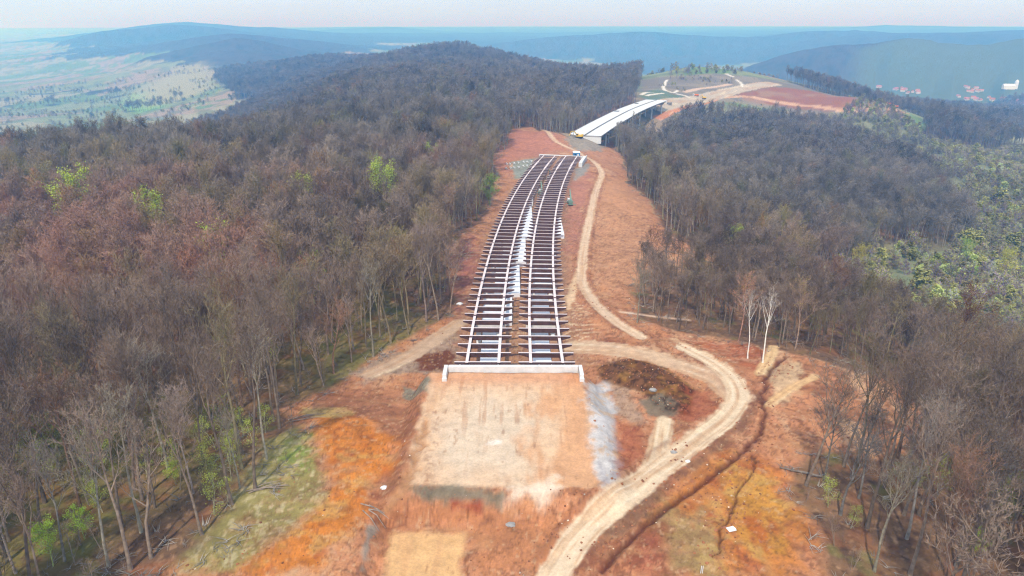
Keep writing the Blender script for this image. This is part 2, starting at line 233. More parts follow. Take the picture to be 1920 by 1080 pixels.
S_GAP = [(164.9,778.1),(213.4,830.3),(283.7,851.4),(358.9,876),(435.1,894.5),(519.2,898.9),(762.8,1264),(1072.9,1817.7),(1194.1,2678.3),(240.5,946.9),(177,841.7)]
S_GREENFIELD = [(-1193.8,2186.5),(-1253.6,2368.1),(-1194.6,2396.3),(-1017,2165.1),(-897,1840.2),(-924.3,1755.2),(-1037,1904.8)]
S_YELLOWFIELD = [(-1311.8,2522),(-1296.8,2792.1),(-1268.6,2954.4),(-1090.4,2641.2),(-884.5,2175.2),(-913.7,2005.4),(-947.6,1885.9),(-1141.2,2149)]
S_HERO = [('birch',61,151,0.9,0,(1,1,1),'straight white-trunked birch at the head of the orange slope','birch_tree','tree','straight white birch'),('birch',58.2,153.6,0.9,1,(1,1,1),'leaning pale birch just left of the straight white one','birch_tree','tree','leaning birch'),('bare',63.6,90,1.1,0,(0.7,0.7,0.7),'big grey tree with a thick mossy trunk, largest in the lower right wood','bare_tree','tree','big mossy trunk at lower right'),('bare',54.6,94.3,0.9,4,(0.4,0.4,0.4),'dark multi-limbed tree standing on the right rim of the orange slope','bare_tree','tree','dark multi-limbed tree on the right rim'),('bare',55.7,103.5,0.8,2,(0.4,0.4,0.4),'dark forked tree behind the fallen trunk at right','bare_tree','tree','dark forked tree by the fallen trunk'),('bare',60,99.2,0.9,6,(0.4,0.4,0.4),'crooked dark tree between the forked tree and the big mossy trunk','bare_tree','tree','crooked dark tree at lower right'),('bare',54.3,81.9,0.8,3,(0.6,0.6,0.5),'slim grey tree at the bottom edge left of the big mossy trunk','bare_tree','tree','slim tree left of the big mossy trunk'),('bare',68.9,85.4,0.9,5,(0.4,0.4,0.4),'dark slim tree at the bottom edge right of the big mossy trunk','bare_tree','tree','slim tree right of the big mossy trunk'),('bare',-60.6,82.3,0.9,1,(0.9,0.9,0.8),'pale leaning trunk standing nearest the bottom edge at left','bare_tree','tree','pale leaning trunk at lower left'),('bare',-58.8,89,1,3,(0.8,0.8,0.7),'grey tree right of the pale leaning trunk at lower left','bare_tree','tree','grey tree beside the pale leaning trunk'),('bare',-44.9,107.4,0.9,5,(0.9,0.9,0.8),'lone pale tree at the edge of the grass beside the orange clearing','bare_tree','tree','lone pale tree by the orange clearing'),('bare',-54.6,98.4,0.9,0,(0.9,0.8,0.8),'pale trunk on the leafy slope left of the grass','bare_tree','tree','pale trunk on the leafy left slope'),('bare',-46.7,98.9,0.7,6,(0.7,0.7,0.6),'thin leaning grey tree at the grass edge, left of the lone pale tree','bare_tree','tree','thin leaning tree at the grass edge'),('bare',-73.3,80.7,0.8,2,(0.9,0.8,0.8),'pale bare trunk in the bottom left corner of the picture','bare_tree','tree','pale trunk in the bottom left corner'),('bare',-67.8,83.4,0.8,7,(0.6,0.6,0.6),'dark thin tree between the corner trunk and the pale leaning trunk','bare_tree','tree','dark thin tree near the left corner'),('bare',-62.6,106.2,1,1,(0.9,0.9,0.8),'forked grey tree deeper in the lower left wood','bare_tree','tree','forked grey tree in the lower left wood'),('bare',-21,181.8,1.1,5,(0.8,0.7,0.6),'tall dark tree at the tip of the left wood nearest the steel decks','bare_tree','tree',"tall dark tree at the left wood's tip"),('bare',-24.3,180.6,1.1,1,(0.7,0.6,0.6),'tall slim tree just left of the wood tip by the steel decks','bare_tree','tree',"tall slim tree near the left wood's tip"),('bare',-35.2,158.3,1,3,(0.7,0.7,0.6),'dark tree on the left wood edge above the grey track','bare_tree','tree','dark tree above the grey track'),('bare',34.8,176.3,0.8,2,(0.6,0.6,0.5),'leftmost bare tree of the row behind the haul road bend','bare_tree','tree','leftmost tree of the row behind the haul road'),('leafy',-68.8,82.3,0.6,0,(0.9,1.2,0.5),'bright green young tree among the trunks at lower left','leafing_tree','tree','young green tree at lower left'),('leafy',-67.3,88,0.6,1,(0.9,1.2,0.5),'bright green bushy tree right of the other young green one','leafing_tree','tree','bushy green tree at lower left'),('leafy',-59.2,101.8,0.5,1,(1,1.1,0.6),'small yellow-green tree beside the pale trunk at lower left','leafing_tree','tree','small yellow-green tree at lower left'),('leafy',72.6,87.2,0.6,1,(0.6,0.7,0.5),'low green tree in the lower right corner wood','leafing_tree','tree','low green tree at lower right'),('leafy',-164.9,250,2.2,0,(1,1.1,0.5),'tall yellow-green tree, leftmost of the green ones in the left wood','leafing_tree','tree','tall leftmost green tree'),('leafy',-128,236.9,1.8,0,(0.9,1,0.5),'low yellow-green crown right of the tall leftmost green tree','leafing_tree','tree','low yellow-green crown at left'),('leafy',-88.2,189.8,1.7,0,(0.9,1,0.5),'yellow-green crown above the dense grey trees, left of the middle','leafing_tree','tree','yellow-green crown left of the middle'),('leafy',-59.5,193.4,1.6,1,(0.9,1,0.5),'round yellow-green crown left of the red gully','leafing_tree','tree','round yellow-green crown by the red gully'),('leafy',-47.8,265.5,2.1,0,(0.9,1,0.6),'broad yellow-green crown in the middle of the left wood','leafing_tree','tree','broad yellow-green crown in the left wood'),('leafy',-38.8,341.4,1.7,0,(0.8,0.9,0.6),'upright green tree near the upper edge of the left wood','leafing_tree','tree','upright green tree in the left wood'),('leafy',-10.7,324.5,1.5,1,(0.6,0.8,0.5),'green tree on the wood edge left of the steel decks','leafing_tree','tree','green tree left of the steel decks'),('leafy',-79.9,258.4,1.7,0,(0.9,0.9,0.6),'dull olive crown among the pinkish trees','leafing_tree','tree','dull olive crown in the left wood'),('leafy',157.9,300.6,1.2,0,(1,0.8,0.4),'mustard-coloured tree at the foot of the dark spur on the right','leafing_tree','tree','large mustard-coloured tree'),('leafy',117.6,270.8,1,1,(1,0.8,0.4),'mustard-coloured tree left of the larger mustard one','leafing_tree','tree','smaller mustard-coloured tree'),('leafy',85.3,259,1.1,0,(0.8,0.9,0.6),'pale olive tree above the row of bare trees on the right','leafing_tree','tree','pale olive tree above the bare row'),('leafy',244,351.8,1.2,0,(0.6,0.8,0.5),'bright green tree among the scrub on the right slope','leafing_tree','tree','bright green tree in the scrub'),('leafy',238.2,335.6,0.7,1,(0.8,1.4,0.5),'very bright green bush just below the green tree on the right slope','leafing_tree','tree','very bright green bush'),('leafy',251.5,332.2,1.4,0,(1.1,1,0.5),'yellow-green tree near the right edge of the picture','leafing_tree','tree','yellow-green tree near the right edge'),('leafy',114.5,527.9,1.2,0,(0.8,1,0.6),'olive-green tree behind the first trees of the right wood','leafing_tree','tree','olive-green tree in the right wood'),('leafy',135.5,528.7,1.1,0,(0.8,0.8,0.6),'dull green tree right of the olive one in the right wood','leafing_tree','tree','dull green tree in the right wood'),('bud',60,166.4,0.9,0,(1.1,0.7,0.6),'tree with rust-red old leaves in the row behind the haul road','russet_tree','tree','rust-leaved tree behind the haul road'),('bud',71.6,158.5,0.9,0,(0.9,0.7,0.6),'dark red-leaved tree at the right of the bare row','russet_tree','tree','dark red-leaved tree'),('bud',124.8,175.2,0.9,0,(1.1,0.9,0.7),'orange-brown crown in the wood at the right','russet_tree','tree','orange-brown crown at right')]
S_HOUSES = [(1403.7,2476.4,'at the distant village left end'),(1330.8,2599.4,'at the distant village left end'),(1393,2490.4,'at the distant village left end'),(1379.8,2514,'at the distant village left end'),(1369.8,2511.4,'at the distant village left end'),(1373.6,2527.9,'at the distant village left end'),(1355.8,2535.7,'at the distant village left end'),(1376.8,2489.9,'at the distant village left end'),(1408.5,2488.9,'at the distant village left end'),(1358.7,2537.9,'at the distant village left end'),(1330.1,2604.8,'at the distant village left end'),(1359.9,2534,'at the distant village left end'),(1554.9,2437.7,'in the upper village group'),(1571.7,2447.1,'in the upper village group'),(1557.9,2466.1,'in the upper village group'),(1564,2463.3,'in the upper village group'),(1561.7,2431.1,'in the upper village group'),(1590.7,2459.9,'in the upper village group'),(1593.2,2432.6,'in the upper village group'),(1579.5,2430.8,'in the upper village group'),(1555.2,2307.1,'in the long village row'),(1505.1,2362.6,'in the long village row'),(1562.7,2260.5,'in the long village row'),(1557.8,2314.2,'in the long village row'),(1533.8,2373.5,'in the long village row'),(1529.5,2355.2,'in the long village row'),(1533.3,2358,'in the long village row'),(1507.6,2367,'in the long village row'),(1552.8,2263.2,'in the long village row'),(1540.8,2347.1,'in the long village row'),(1565.6,2336.3,'in the long village row'),(1489.7,2386.6,'in the long village row'),(1574,2358.3,'in the long village row'),(1557.4,2268.5,'in the long village row'),(1550.4,2172,'at the village right edge'),(1533.6,2141,'at the village right edge'),(1536,2195.5,'at the village right edge'),(1534.2,2176,'at the village right edge'),(1543.9,2230.8,'at the village right edge'),(1519.6,2168.6,'at the village right edge'),(1557,2214.8,'at the village right edge'),(1529.5,2150,'at the village right edge'),(1556.6,2181.9,'at the village right edge'),(1562.2,2208.7,'at the village right edge'),(1548.8,2198.6,'at the village right edge'),(1520.4,2202.4,'at the village right edge')]
S_CHURCH = (1626.7,2353.4)
S_POINTS = {'board':(34.5,88.4),
  'post':(27.3,78.7),
  'log':(51.8,104.6)}
S_ROCKS = [(30.2,110,0.5,'pale stone block on the inner side of the haul road'),(30.7,133.1,0.7,'pale boulder beside the brown spoil heap'),(-0.2,90.6,0.6,'pale grey rock on the bank below the earth platform'),(-21.8,98.3,0.5,'whitish rock at the lower left corner of the earth platform, white'),(-15.9,195.4,0.8,'white rock lying left of the steel decks'),(32.2,107.2,0.4,'white stone on the tan haul road')]
S_POLES = [(61.2,261.1,-0.3,14,'cut poles heaped where the right wood meets the red slope'),(70,253.7,-0.2,14,'cut poles at the tip of the red slope by the right wood'),(-19.6,242.3,0.4,9,'dark brush on the left wood edge beside the steel decks'),(-45.4,123,0.2,7,'fallen poles at the wood edge above the orange clearing'),(-23.6,93.1,-0.6,5,'loose broken branches on the orange ground at left'),(-44.2,97.3,0.3,7,'dark brush pile on the grass slope at left'),(-7.9,520.3,0.2,14,'brush heap at the top of the far red clearing')]
# ================================================================ helpers
COL = bpy.context.scene.collection
R = math.radians
def s2l(c):
    return tuple(((v / 255.) / 12.92 if v / 255. <= .04045 else ((v / 255. + .055) / 1.055) ** 2.4) for v in c)

def tag(o, label=None, cat=None, group=None, kind=None):
    if label: o['label'] = label
    if cat: o['category'] = cat
    if group: o['group'] = group
    if kind: o['kind'] = kind
    return o

def empty(name, loc=(0, 0, 0), rz=0., label=None, cat=None, group=None):
    o = bpy.data.objects.new(name, None); COL.objects.link(o)
    o.location = loc; o.rotation_euler = (0, 0, rz); o.empty_display_size = .5
    return tag(o, label, cat, group)

class MB:
    def __init__(s): s.v = []; s.f = []; s.m = []
    def quad(s, pts, mi=0):
        n = len(s.v); s.v += [tuple(p) for p in pts]; s.f.append(tuple(range(n, n + len(pts)))); s.m.append(mi)
    def box(s, c, d, rz=0., mi=0, taper=1.):
        """box centred at c, full size d, turned rz about z"""
        n = len(s.v); ca, sa = math.cos(rz), math.sin(rz)
        for k in (-1, 1):
            q = taper if k > 0 else 1.
            for i, j in ((-1, -1), (1, -1), (1, 1), (-1, 1)):
                x, y, z = i * d[0] / 2 * q, j * d[1] / 2 * q, k * d[2] / 2
                s.v.append((c[0] + x * ca - y * sa, c[1] + x * sa + y * ca, c[2] + z))
        for f in ((3, 2, 1, 0), (4, 5, 6, 7), (0, 1, 5, 4), (1, 2, 6, 5), (2, 3, 7, 6), (3, 0, 4, 7)):
            s.f.append(tuple(n + i for i in f)); s.m.append(mi)
    def beam(s, a, b, w, h, mi=0):
        """rectangular bar from a to b"""
        a = np.array(a, float); b = np.array(b, float); t = b - a; t /= np.linalg.norm(t)
        up = np.array((0, 0, 1.)); 
        if abs(t[2]) > .95: up = np.array((0, 1., 0))
        sx = np.cross(t, up); sx /= np.linalg.norm(sx); uz = np.cross(sx, t)
        n = len(s.v)
        for p in (a, b):
            for i, j in ((-1, -1), (1, -1), (1, 1), (-1, 1)): s.v.append(tuple(p + sx * i * w / 2 + uz * j * h / 2))
        for f in ((0, 1, 2, 3), (7, 6, 5, 4), (0, 4, 5, 1), (1, 5, 6, 2), (2, 6, 7, 3), (3, 7, 4, 0)):
            s.f.append(tuple(n + i for i in f)); s.m.append(mi)
    def tube(s, pts, rad, n=8, cap=True, mi=0):
        pts = [np.array(p, float) for p in pts]; base = len(s.v)
        for i, p in enumerate(pts):
            t = pts[min(i + 1, len(pts) - 1)] - pts[max(i - 1, 0)]; t /= (np.linalg.norm(t) + 1e-9)
            a = np.cross(t, (0, 0, 1.) if abs(t[2]) < .9 else (1., 0, 0)); a /= np.linalg.norm(a); b = np.cross(t, a)
            r = rad[i] if hasattr(rad, '__len__') else rad
            for k in range(n):
                q = 2 * math.pi * k / n
                s.v.append(tuple(p + a * math.cos(q) * r + b * math.sin(q) * r))
        for i in range(len(pts) - 1):
            for k in range(n):
                s.f.append((base + i * n + k, base + i * n + (k + 1) % n, base + (i + 1) * n + (k + 1) % n, base + (i + 1) * n + k)); s.m.append(mi)
        if cap:
            s.f.append(tuple(base + k for k in range(n))); s.m.append(mi)
            s.f.append(tuple(base + (len(pts) - 1) * n + k for k in range(n))); s.m.append(mi)
    def build(s, name, mats, parent=None, smooth=False, link=True, **t):
        me = bpy.data.meshes.new(name); me.from_pydata(s.v, [], s.f)
        mats = mats if isinstance(mats, (list, tuple)) else [mats]
        for m in mats: me.materials.append(m)
        if len(mats) > 1: me.polygons.foreach_set('material_index', s.m)
        if smooth: me.polygons.foreach_set('use_smooth', [True] * len(s.f))
        me.update()
        o = bpy.data.objects.new(name, me)
        if link: COL.objects.link(o)
        if parent: o.parent = parent
        return tag(o, **t)

def rel(o, root):
    """keep the world place of o when it hangs under root (root unrotated)"""
    o.parent = root; o.location = (-root.location[0], -root.location[1], -root.location[2])
    return o

# ================================================================ materials
def mat(name, col, rough=.8, metal=0., noise=.12, scale=1.5, bump=.0, tint=None, attr=None, coat=None, obj_coords=True, trans=0.):
    m = bpy.data.materials.new(name); m.use_nodes = True
    nt = m.node_tree; N = nt.nodes; L = nt.links; B = N['Principled BSDF']
    B.inputs['Roughness'].default_value = rough; B.inputs['Metallic'].default_value = metal
    B.inputs['Specular IOR Level'].default_value = .3
    tc = N.new('ShaderNodeTexCoord'); src = tc.outputs['Object' if obj_coords else 'Generated']
    nz = N.new('ShaderNodeTexNoise'); nz.inputs['Scale'].default_value = scale; nz.inputs['Detail'].default_value = 5
    L.new(src, nz.inputs['Vector'])
    mr = N.new('ShaderNodeMapRange'); mr.inputs[1].default_value = .25; mr.inputs[2].default_value = .75
    mr.inputs[3].default_value = 1 - noise; mr.inputs[4].default_value = 1 + noise; L.new(nz.outputs[0], mr.inputs[0])
    base = None
    if attr:
        a = N.new('ShaderNodeAttribute'); a.attribute_name = attr; a.attribute_type = 'GEOMETRY'; base = a.outputs['Color']
    else:
        rgb = N.new('ShaderNodeRGB'); rgb.outputs[0].default_value = (*col, 1); base = rgb.outputs[0]
    vm = N.new('ShaderNodeVectorMath'); vm.operation = 'SCALE'; L.new(base, vm.inputs[0]); L.new(mr.outputs[0], vm.inputs['Scale'])
    out = vm.outputs[0]
    if tint:
        t = N.new('ShaderNodeAttribute'); t.attribute_name = tint; t.attribute_type = 'INSTANCER'
        v2 = N.new('ShaderNodeVectorMath'); v2.operation = 'MULTIPLY'; L.new(out, v2.inputs[0]); L.new(t.outputs['Vector'], v2.inputs[1]); out = v2.outputs[0]
    L.new(out, B.inputs['Base Color'])
    if bump:
        b = N.new('ShaderNodeBump'); b.inputs['Strength'].default_value = .6; b.inputs['Distance'].default_value = bump
        n2 = N.new('ShaderNodeTexNoise'); n2.inputs['Scale'].default_value = scale * 4; n2.inputs['Detail'].default_value = 6; L.new(src, n2.inputs['Vector'])
        L.new(n2.outputs[0], b.inputs['Height']); L.new(b.outputs[0], B.inputs['Normal'])
    return m

M = {}
M['conc'] = mat('pale_concrete', s2l((212, 210, 206)), .85, noise=.16, scale=.6, bump=.02)
M['deckconc'] = mat('new_deck_concrete', s2l((212, 212, 210)), .8, noise=.07, scale=.25)
M['slabconc'] = mat('slab_concrete', s2l((228, 230, 234)), .85, noise=.10, scale=.4)
M['darkconc'] = mat('weathered_concrete', s2l((150, 145, 140)), .9, noise=.2, scale=.8, bump=.02)
M['flange'] = mat('primed_flange_steel', s2l((222, 204, 200)), .6, noise=.12, scale=.7)
M['web'] = mat('weathering_steel', s2l((88, 60, 54)), .7, noise=.3, scale=.8)
M['timber'] = mat('raw_timber', s2l((205, 160, 105)), .8, noise=.2, scale=2)
M['white'] = mat('white_paint', (.75, .75, .74), .5, noise=.05)
M['blue'] = mat('blue_paint', s2l((60, 125, 175)), .45, noise=.08)
M['green'] = mat('green_paint', s2l((112, 138, 122)), .5, noise=.1)
M['orange'] = mat('orange_paint', s2l((225, 120, 45)), .5, noise=.1)
M['yellow'] = mat('yellow_paint', s2l((225, 185, 60)), .5, noise=.1)
M['dark'] = mat('dark_rubber', (.02, .02, .022), .85, noise=.1)
M['glass'] = mat('cab_glass', (.03, .04, .05), .15, noise=.0)
M['roof'] = mat('clay_roof', s2l((168, 106, 84)), .85, noise=.15, scale=.5)
M['plaster'] = mat('house_plaster', s2l((200, 190, 176)), .9, noise=.06, scale=.3)
M['bark'] = mat('tree_bark', s2l((170, 160, 147)), .9, noise=.45, scale=1.3, tint='tint')
M['twig'] = mat('fine_twigs', s2l((166, 152, 138)), .9, noise=.22, scale=.35, tint='tint')
M['birch'] = mat('birch_bark', s2l((235, 228, 215)), .8, noise=.3, scale=1.6)
M['leaf'] = mat('spring_leaves', s2l((166, 172, 76)), .7, noise=.4, scale=.5, tint='tint')

# ================================================================ terrain
F = rbf_fit(S_CP)
CLEAR = S_CLEAR
NEAR_ROADS = ['main', 'branch', 'valley', 'fan', 'side', 'trackleft', 'rightbare', 'rightbare2', 'motorway', 'fieldroad', 'spur']
LINES = {k: (smooth_line(v[0], 5) if len(v[0]) > 2 else np.array(v[0]), v[1]) for k, v in S_ROADS.items()}
PATHS = {k: (smooth_line(v[0], 4) if len(v[0]) > 2 else np.array(v[0]), v[1]) for k, v in S_PATHS.items()}
DITCH = smooth_line(S_DITCH, 5); CRACK = smooth_line(S_CRACK, 3); DLEFT = smooth_line(S_DITCHLEFT, 4)

def bbox_mask(P, x, y, pad):
    P = np.asarray(P)[:, :2]
    return (x > P[:, 0].min() - pad) & (x < P[:, 0].max() + pad) & (y > P[:, 1].min() - pad) & (y < P[:, 1].max() + pad)

def height(x, y):
    x = np.atleast_1d(np.asarray(x, float)); y = np.atleast_1d(np.asarray(y, float))
    z = ground_base(F, x, y).copy(); r = np.hypot(x, y)
    bump = fbm(x / 45, y / 45, 3, 3) * 1.6 * sstep(90, 400, r) * (1 - sstep(1200, 2500, r))
    far = fbm(x / 620, y / 620, 9, 5, .55) * 20 * sstep(1300, 4500, r) + (1 - np.abs(fbm(x / 1400, y / 1400, 31, 4))) * 12 * sstep(3000, 7000, r) - 6 * sstep(3000, 7000, r)
    fine = fbm(x / 7, y / 7, 5, 4) * .42 + fbm(x / 1.6, y / 1.6, 15, 3) * .14
    keep = np.ones_like(z)
    m = bbox_mask(PLAT_A, x, y, 4)
    if m.any():
        keep[m] = np.minimum(keep[m], .18 + .82 * sstep(-1.5, 2, poly_sd(PLAT_A, x[m], y[m])))
    for k, (Lr, w) in LINES.items():
        m = bbox_mask(Lr, x, y, w + 6)
        if m.any():
            d, o, s = line_st(Lr, x[m], y[m])
            e = sstep(w * .5, w * .5 + 2.0, d); keep[m] = np.minimum(keep[m], .15 + .85 * e)
            if k in ('main', 'valley'):
                z[m] += -.16 * np.exp(-((np.abs(o) - w * .22) / .35) ** 2) + .35 * np.exp(-((d - w * .5 - .8) / .7) ** 2)
    z = z + (bump + fine) * keep + far
    for Lr, w, dp in ((DITCH, .5, .5), (CRACK, .22, .3), (DLEFT, .8, .45)):
        m = bbox_mask(Lr, x, y, 5)
        if m.any():
            wob = fbm(x[m] / 2.2, y[m] / 2.2, 77, 3)
            d, o, s = line_st(Lr, x[m] + wob * 1.6, y[m] + wob * 1.0)
            z[m] += -dp * np.exp(-(d / w) ** 2) + dp * .3 * np.exp(-((d - 2.2 * w) / w) ** 2)
    # heaped spoil beside the platform
    m = bbox_mask(S_COLS['scrub_pile'][0], x, y, 4)
    if m.any():
        sd = poly_sd(S_COLS['scrub_pile'][0], x[m], y[m])
        z[m] += (1 - sstep(-3.5, .5, sd)) * (1.0 + fbm(x[m] / 3, y[m] / 3, 41, 4) * 1.1)
    return z
def H1(x, y): return float(height([x], [y])[0])

def clear_sd(x, y):
    return poly_sd(CLEAR, x, y) + fbm(x / 17, y / 21, 181, 4) * 6.5 * sstep(150, 230, y)
def forest_mask(x, y):
    """1 where close woodland stands, 0 elsewhere"""
    r = np.hypot(x, y); f = np.ones_like(x)
    f = np.where(clear_sd(x, y) < .5, 0, f)
    f = np.where(poly_sd(S_OPENHILL, x, y) < 3, 0, f)
    sc = poly_sd(S_SCRUB1, x, y); f = np.where(sc + fbm(x / 40, y / 40, 88, 3) * 14 < 0, 0, f)
    n = fbm(x / 480, y / 480, 21, 4)
    right = (x > .28 * y) & (r > 820)
    f = np.where(right & (n > .16), 0, f)
    left = (x < -.10 * y) & (r > 620)
    zz = ground_base(F, x, y); nl_ = fbm(x / 130, y / 130, 23, 3)
    az = np.arctan2(x, y)
    f = np.where(left & (zz + nl_ * 16 < -96) & (nl_ + .5 * n < .42), 0, f)
    f = np.where((poly_sd(S_YELLOWFIELD, x, y) + nl_ * 50 < 0) | (poly_sd(S_GREENFIELD, x, y) + nl_ * 30 < 0), 0, f)
    az = np.arctan2(x, y)
    f = np.where((r > 2300) & (az > -.1), np.where(zz + n * 80 > -176, 1, 0), f)
    f = np.where((r > 3000) & (az <= -.1), np.where(zz + n * 40 + nl_ * 20 > -75, 1, 0), f)
    f = np.where(poly_sd(S_BEHIND, x, y) < 0, 0, f)
    f = np.where(poly_sd(S_GAP, x, y) + nl_ * 12 < 0, 0, f)
    f = np.where((poly_sd(S_VILLAGE, x, y) + n * 160 + nl_ * 70 < 0) & (zz + nl_ * 12 < -172), 0, f)
    f = np.where(poly_sd(S_STRIP, x, y) + nl_ * 16 < 0, 1, f)
    # corridor of the far viaduct
    m = (x > 30) & (x < 320) & (y > 480) & (y < 960)
    if m.any():
        d, o, s = line_st(VIA, x[m], y[m]); f[m] = np.where((d < 19) | ((o > 0) & (d < 42) & (y[m] > 640)), 0, f[m])
    d, o, s = line_st(LINES['motorway'][0], x, y); f = np.where(d < 26, 0, f)
    return f

VIA = np.array([(57.5, 553.), (75, 606), (97, 668), (122, 735), (150, 800), (172, 846)])
VIA = smooth_line(VIA, 5)

def ground_color(x, y):
    r = np.hypot(x, y); n = len(x)
    n1 = fbm(x / 9, y / 9, 51, 4); n2 = fbm(x / 2.3, y / 2.3, 52, 4); n3 = fbm(x / 160, y / 160, 53, 4); nb = fbm(x / 38, y / 38, 54, 3)
    def C(*c): return np.array(s2l(c))
    col = np.tile(C(118, 90, 68), (n, 1))
    def mix(k, c):
        nonlocal col
        k = np.clip(k, 0, 1)[:, None]; col = col * (1 - k) + np.asarray(c) * k
    mix(sstep(-.1, .5, n1) * .55, C(158, 118, 82)); mix(sstep(.05, .6, n2) * .5, C(92, 66, 50))
    mix(sstep(.0, .5, nb) * .6 * (x < 0) * (r < 260), C(132, 128, 66))
    nf_ = (r < 330)
    mix(nf_ * sstep(.25, .6, fbm(x / .9, y / .9, 191, 3)) * .6, C(176, 138, 104)); mix(nf_ * sstep(.2, .55, fbm(x / 1.2, y / 1., 192, 3)) * .6, C(70, 52, 42))
    mix(nf_ * sstep(.1, .5, fbm(x / 4, y / 4, 193, 4)) * .5, C(150, 96, 62)); mix(nf_ * sstep(.25, .55, fbm(x / 6, y / 5, 194, 4)) * .5, C(122, 122, 62))
    # distant woodland floor, meadow and fields
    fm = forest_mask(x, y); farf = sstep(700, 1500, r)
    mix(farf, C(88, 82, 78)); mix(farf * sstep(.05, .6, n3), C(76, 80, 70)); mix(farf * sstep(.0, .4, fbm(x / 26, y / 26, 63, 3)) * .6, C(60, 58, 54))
    open_ = (1 - fm) * (r > 330)
    fx = np.floor(x / 170 + n3 * .9); fy = np.floor(y / 240 + n3 * 1.1); h = _h(fx, fy, 7)
    meadow = np.where((h < .35)[:, None], C(138, 144, 104), np.where((h < .6)[:, None], C(158, 152, 120), np.where((h < .82)[:, None], C(116, 136, 86), C(160, 140, 116))))
    mix(open_, meadow)
    mix(open_ * sstep(-.1, .35, fbm(x / 28, y / 28, 61, 4)) * .6, C(98, 108, 78))
    mix((1 - sstep(-60, 60, poly_sd(S_VILLAGE, x, y))) * .75, C(104, 116, 84))
    sc = poly_sd(S_SCRUB1, x, y); mix((1 - sstep(-12, 18, sc)) * (.85), C(126, 130, 96))
    mix((1 - sstep(-12, 18, sc)) * sstep(.1, .5, n1) * .7, C(150, 148, 112))
    for P, c, fe in ((S_GREENFIELD, (130, 172, 88), 25), (S_YELLOWFIELD, (160, 154, 116), 60), (S_OPENHILL, (128, 118, 104), 8), (S_BROWNFIELD, (150, 98, 72), 7), (S_MEAD, (108, 122, 98), 5), (S_WATER, (78, 112, 135), 2)):
        sd = poly_sd(P, x, y) + n1 * fe * .8; mix(1 - sstep(-fe, fe, sd), C(*c))
    ob = poly_sd(S_OPENHILL, x, y); mix((1 - sstep(-4, 4, ob)) * sstep(.0, .4, nb) * .4, C(168, 150, 122))
    # cleared earth
    sd = clear_sd(x, y) + n1 * 2.2
    k = 1 - sstep(-1.5, 1.5, sd)
    earth = C(186, 126, 88) * np.clip(1 + .28 * n1 + .18 * n2, .55, 1.5)[:, None]
    far_e = C(186, 132, 96); q = sstep(200, 330, y)[:, None]; earth = earth * (1 - q) + far_e * q
    mix(k, earth)
    mix(k * sstep(.15, .6, fbm(x / 5, y / 17, 71, 4)) * .75, C(210, 168, 128))
    mix(k * sstep(.1, .5, fbm(x / 3.1, y / 8, 78, 4)) * .5, C(202, 142, 96))
    mix(k * sstep(.25, .7, fbm(x / 13, y / 6, 72, 4)) * .7, C(128, 70, 46))
    v1 = 1 - np.abs(fbm(x / 3.4 + n2, y / 4.6 + n1, 171, 4)) * 2.2; v2 = 1 - np.abs(fbm(x / 1.3, y / 1.9, 172, 3)) * 2.2
    mix(k * sstep(.72, .98, v1) * .42, C(122, 76, 54)); mix(k * sstep(.78, 1., v2) * sstep(-.2, .3, n1) * .4, C(138, 88, 62))
    mix(k * sstep(.3, .65, fbm(x / .9, y / 1.1, 173, 3)) * .55, C(196, 150, 116))
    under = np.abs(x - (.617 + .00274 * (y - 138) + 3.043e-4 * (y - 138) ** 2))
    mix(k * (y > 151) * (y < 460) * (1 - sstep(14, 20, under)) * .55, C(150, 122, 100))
    # wavy vehicle trails near the abutment
    tr = np.sin(y * 2.1 + fbm(x / 14, y / 14, 73, 3) * 16)
    mix(k * (y > 150) * (y < 215) * sstep(.75, 1, tr) * sstep(-.1, .35, fbm(x / 16, y / 16, 74, 2)) * .8, C(228, 196, 158))
    dw = fbm(x / 2.6, y / 2.6, 75, 4); dw2 = fbm(x / .9, y / .9, 76, 3)
    def region(P, c, fe, cover=1.):
        m = bbox_mask(P, x, y, fe * 2 + 3)
        if not m.any(): return
        s = poly_sd(P, x[m], y[m]) + dw[m] * max(fe, .8) * 1.3 + dw2[m] * .7 * min(fe, 1.5) + n1[m] * fe * .8
        kk = np.zeros(n); kk[m] = (1 - sstep(-fe * .9, fe * .9, s)) * cover * RC.get(c, 1.)
        var = np.clip(1 + .2 * n2 + .2 * dw2 + .2 * n1, .5, 1.45)[:, None]
        mix(kk, C(*c) * var)
    order = ['bank', 'leftbrown', 'greyleft', 'orange_left', 'grass', 'grass2', 'sand_left', 'rustleft', 'greenslate', 'orange_right', 'yellow_right', 'olive_right', 'red_right', 'redslope', 'pale_right', 'redmid2', 'redmid', 'roadbank', 'limeside', 'farred', 'fargrey', 'slategravel', 'slategravel2', 'pinkleft']
    for k_ in order:
        P, c, fe = S_COLS[k_]; region(P, c, fe, .92)
    # brighter orange veins in the sour clay
    for k_ in ('orange_left', 'orange_right'):
        P = S_COLS[k_][0]; m = bbox_mask(P, x, y, 5); kk = np.zeros(n)
        kk[m] = (1 - sstep(-3, 2, poly_sd(P, x[m], y[m]))) * sstep(.05, .5, fbm(x[m] / 3.2, y[m] / 6, 81, 4))
        mix(kk * .7, C(172, 82, 38)); 
        kk[m] = (1 - sstep(-3, 2, poly_sd(P, x[m], y[m]))) * sstep(.1, .5, fbm(x[m] / 4.2, y[m] / 3, 82, 4)); mix(kk * .55, C(196, 160, 92))
    P = S_COLS['grass'][0]; m = bbox_mask(P, x, y, 5); kk = np.zeros(n)
    kk[m] = (1 - sstep(-2, 2, poly_sd(P, x[m], y[m]))) * sstep(.1, .4, dw2[m]); mix(kk * .6, C(196, 180, 140))
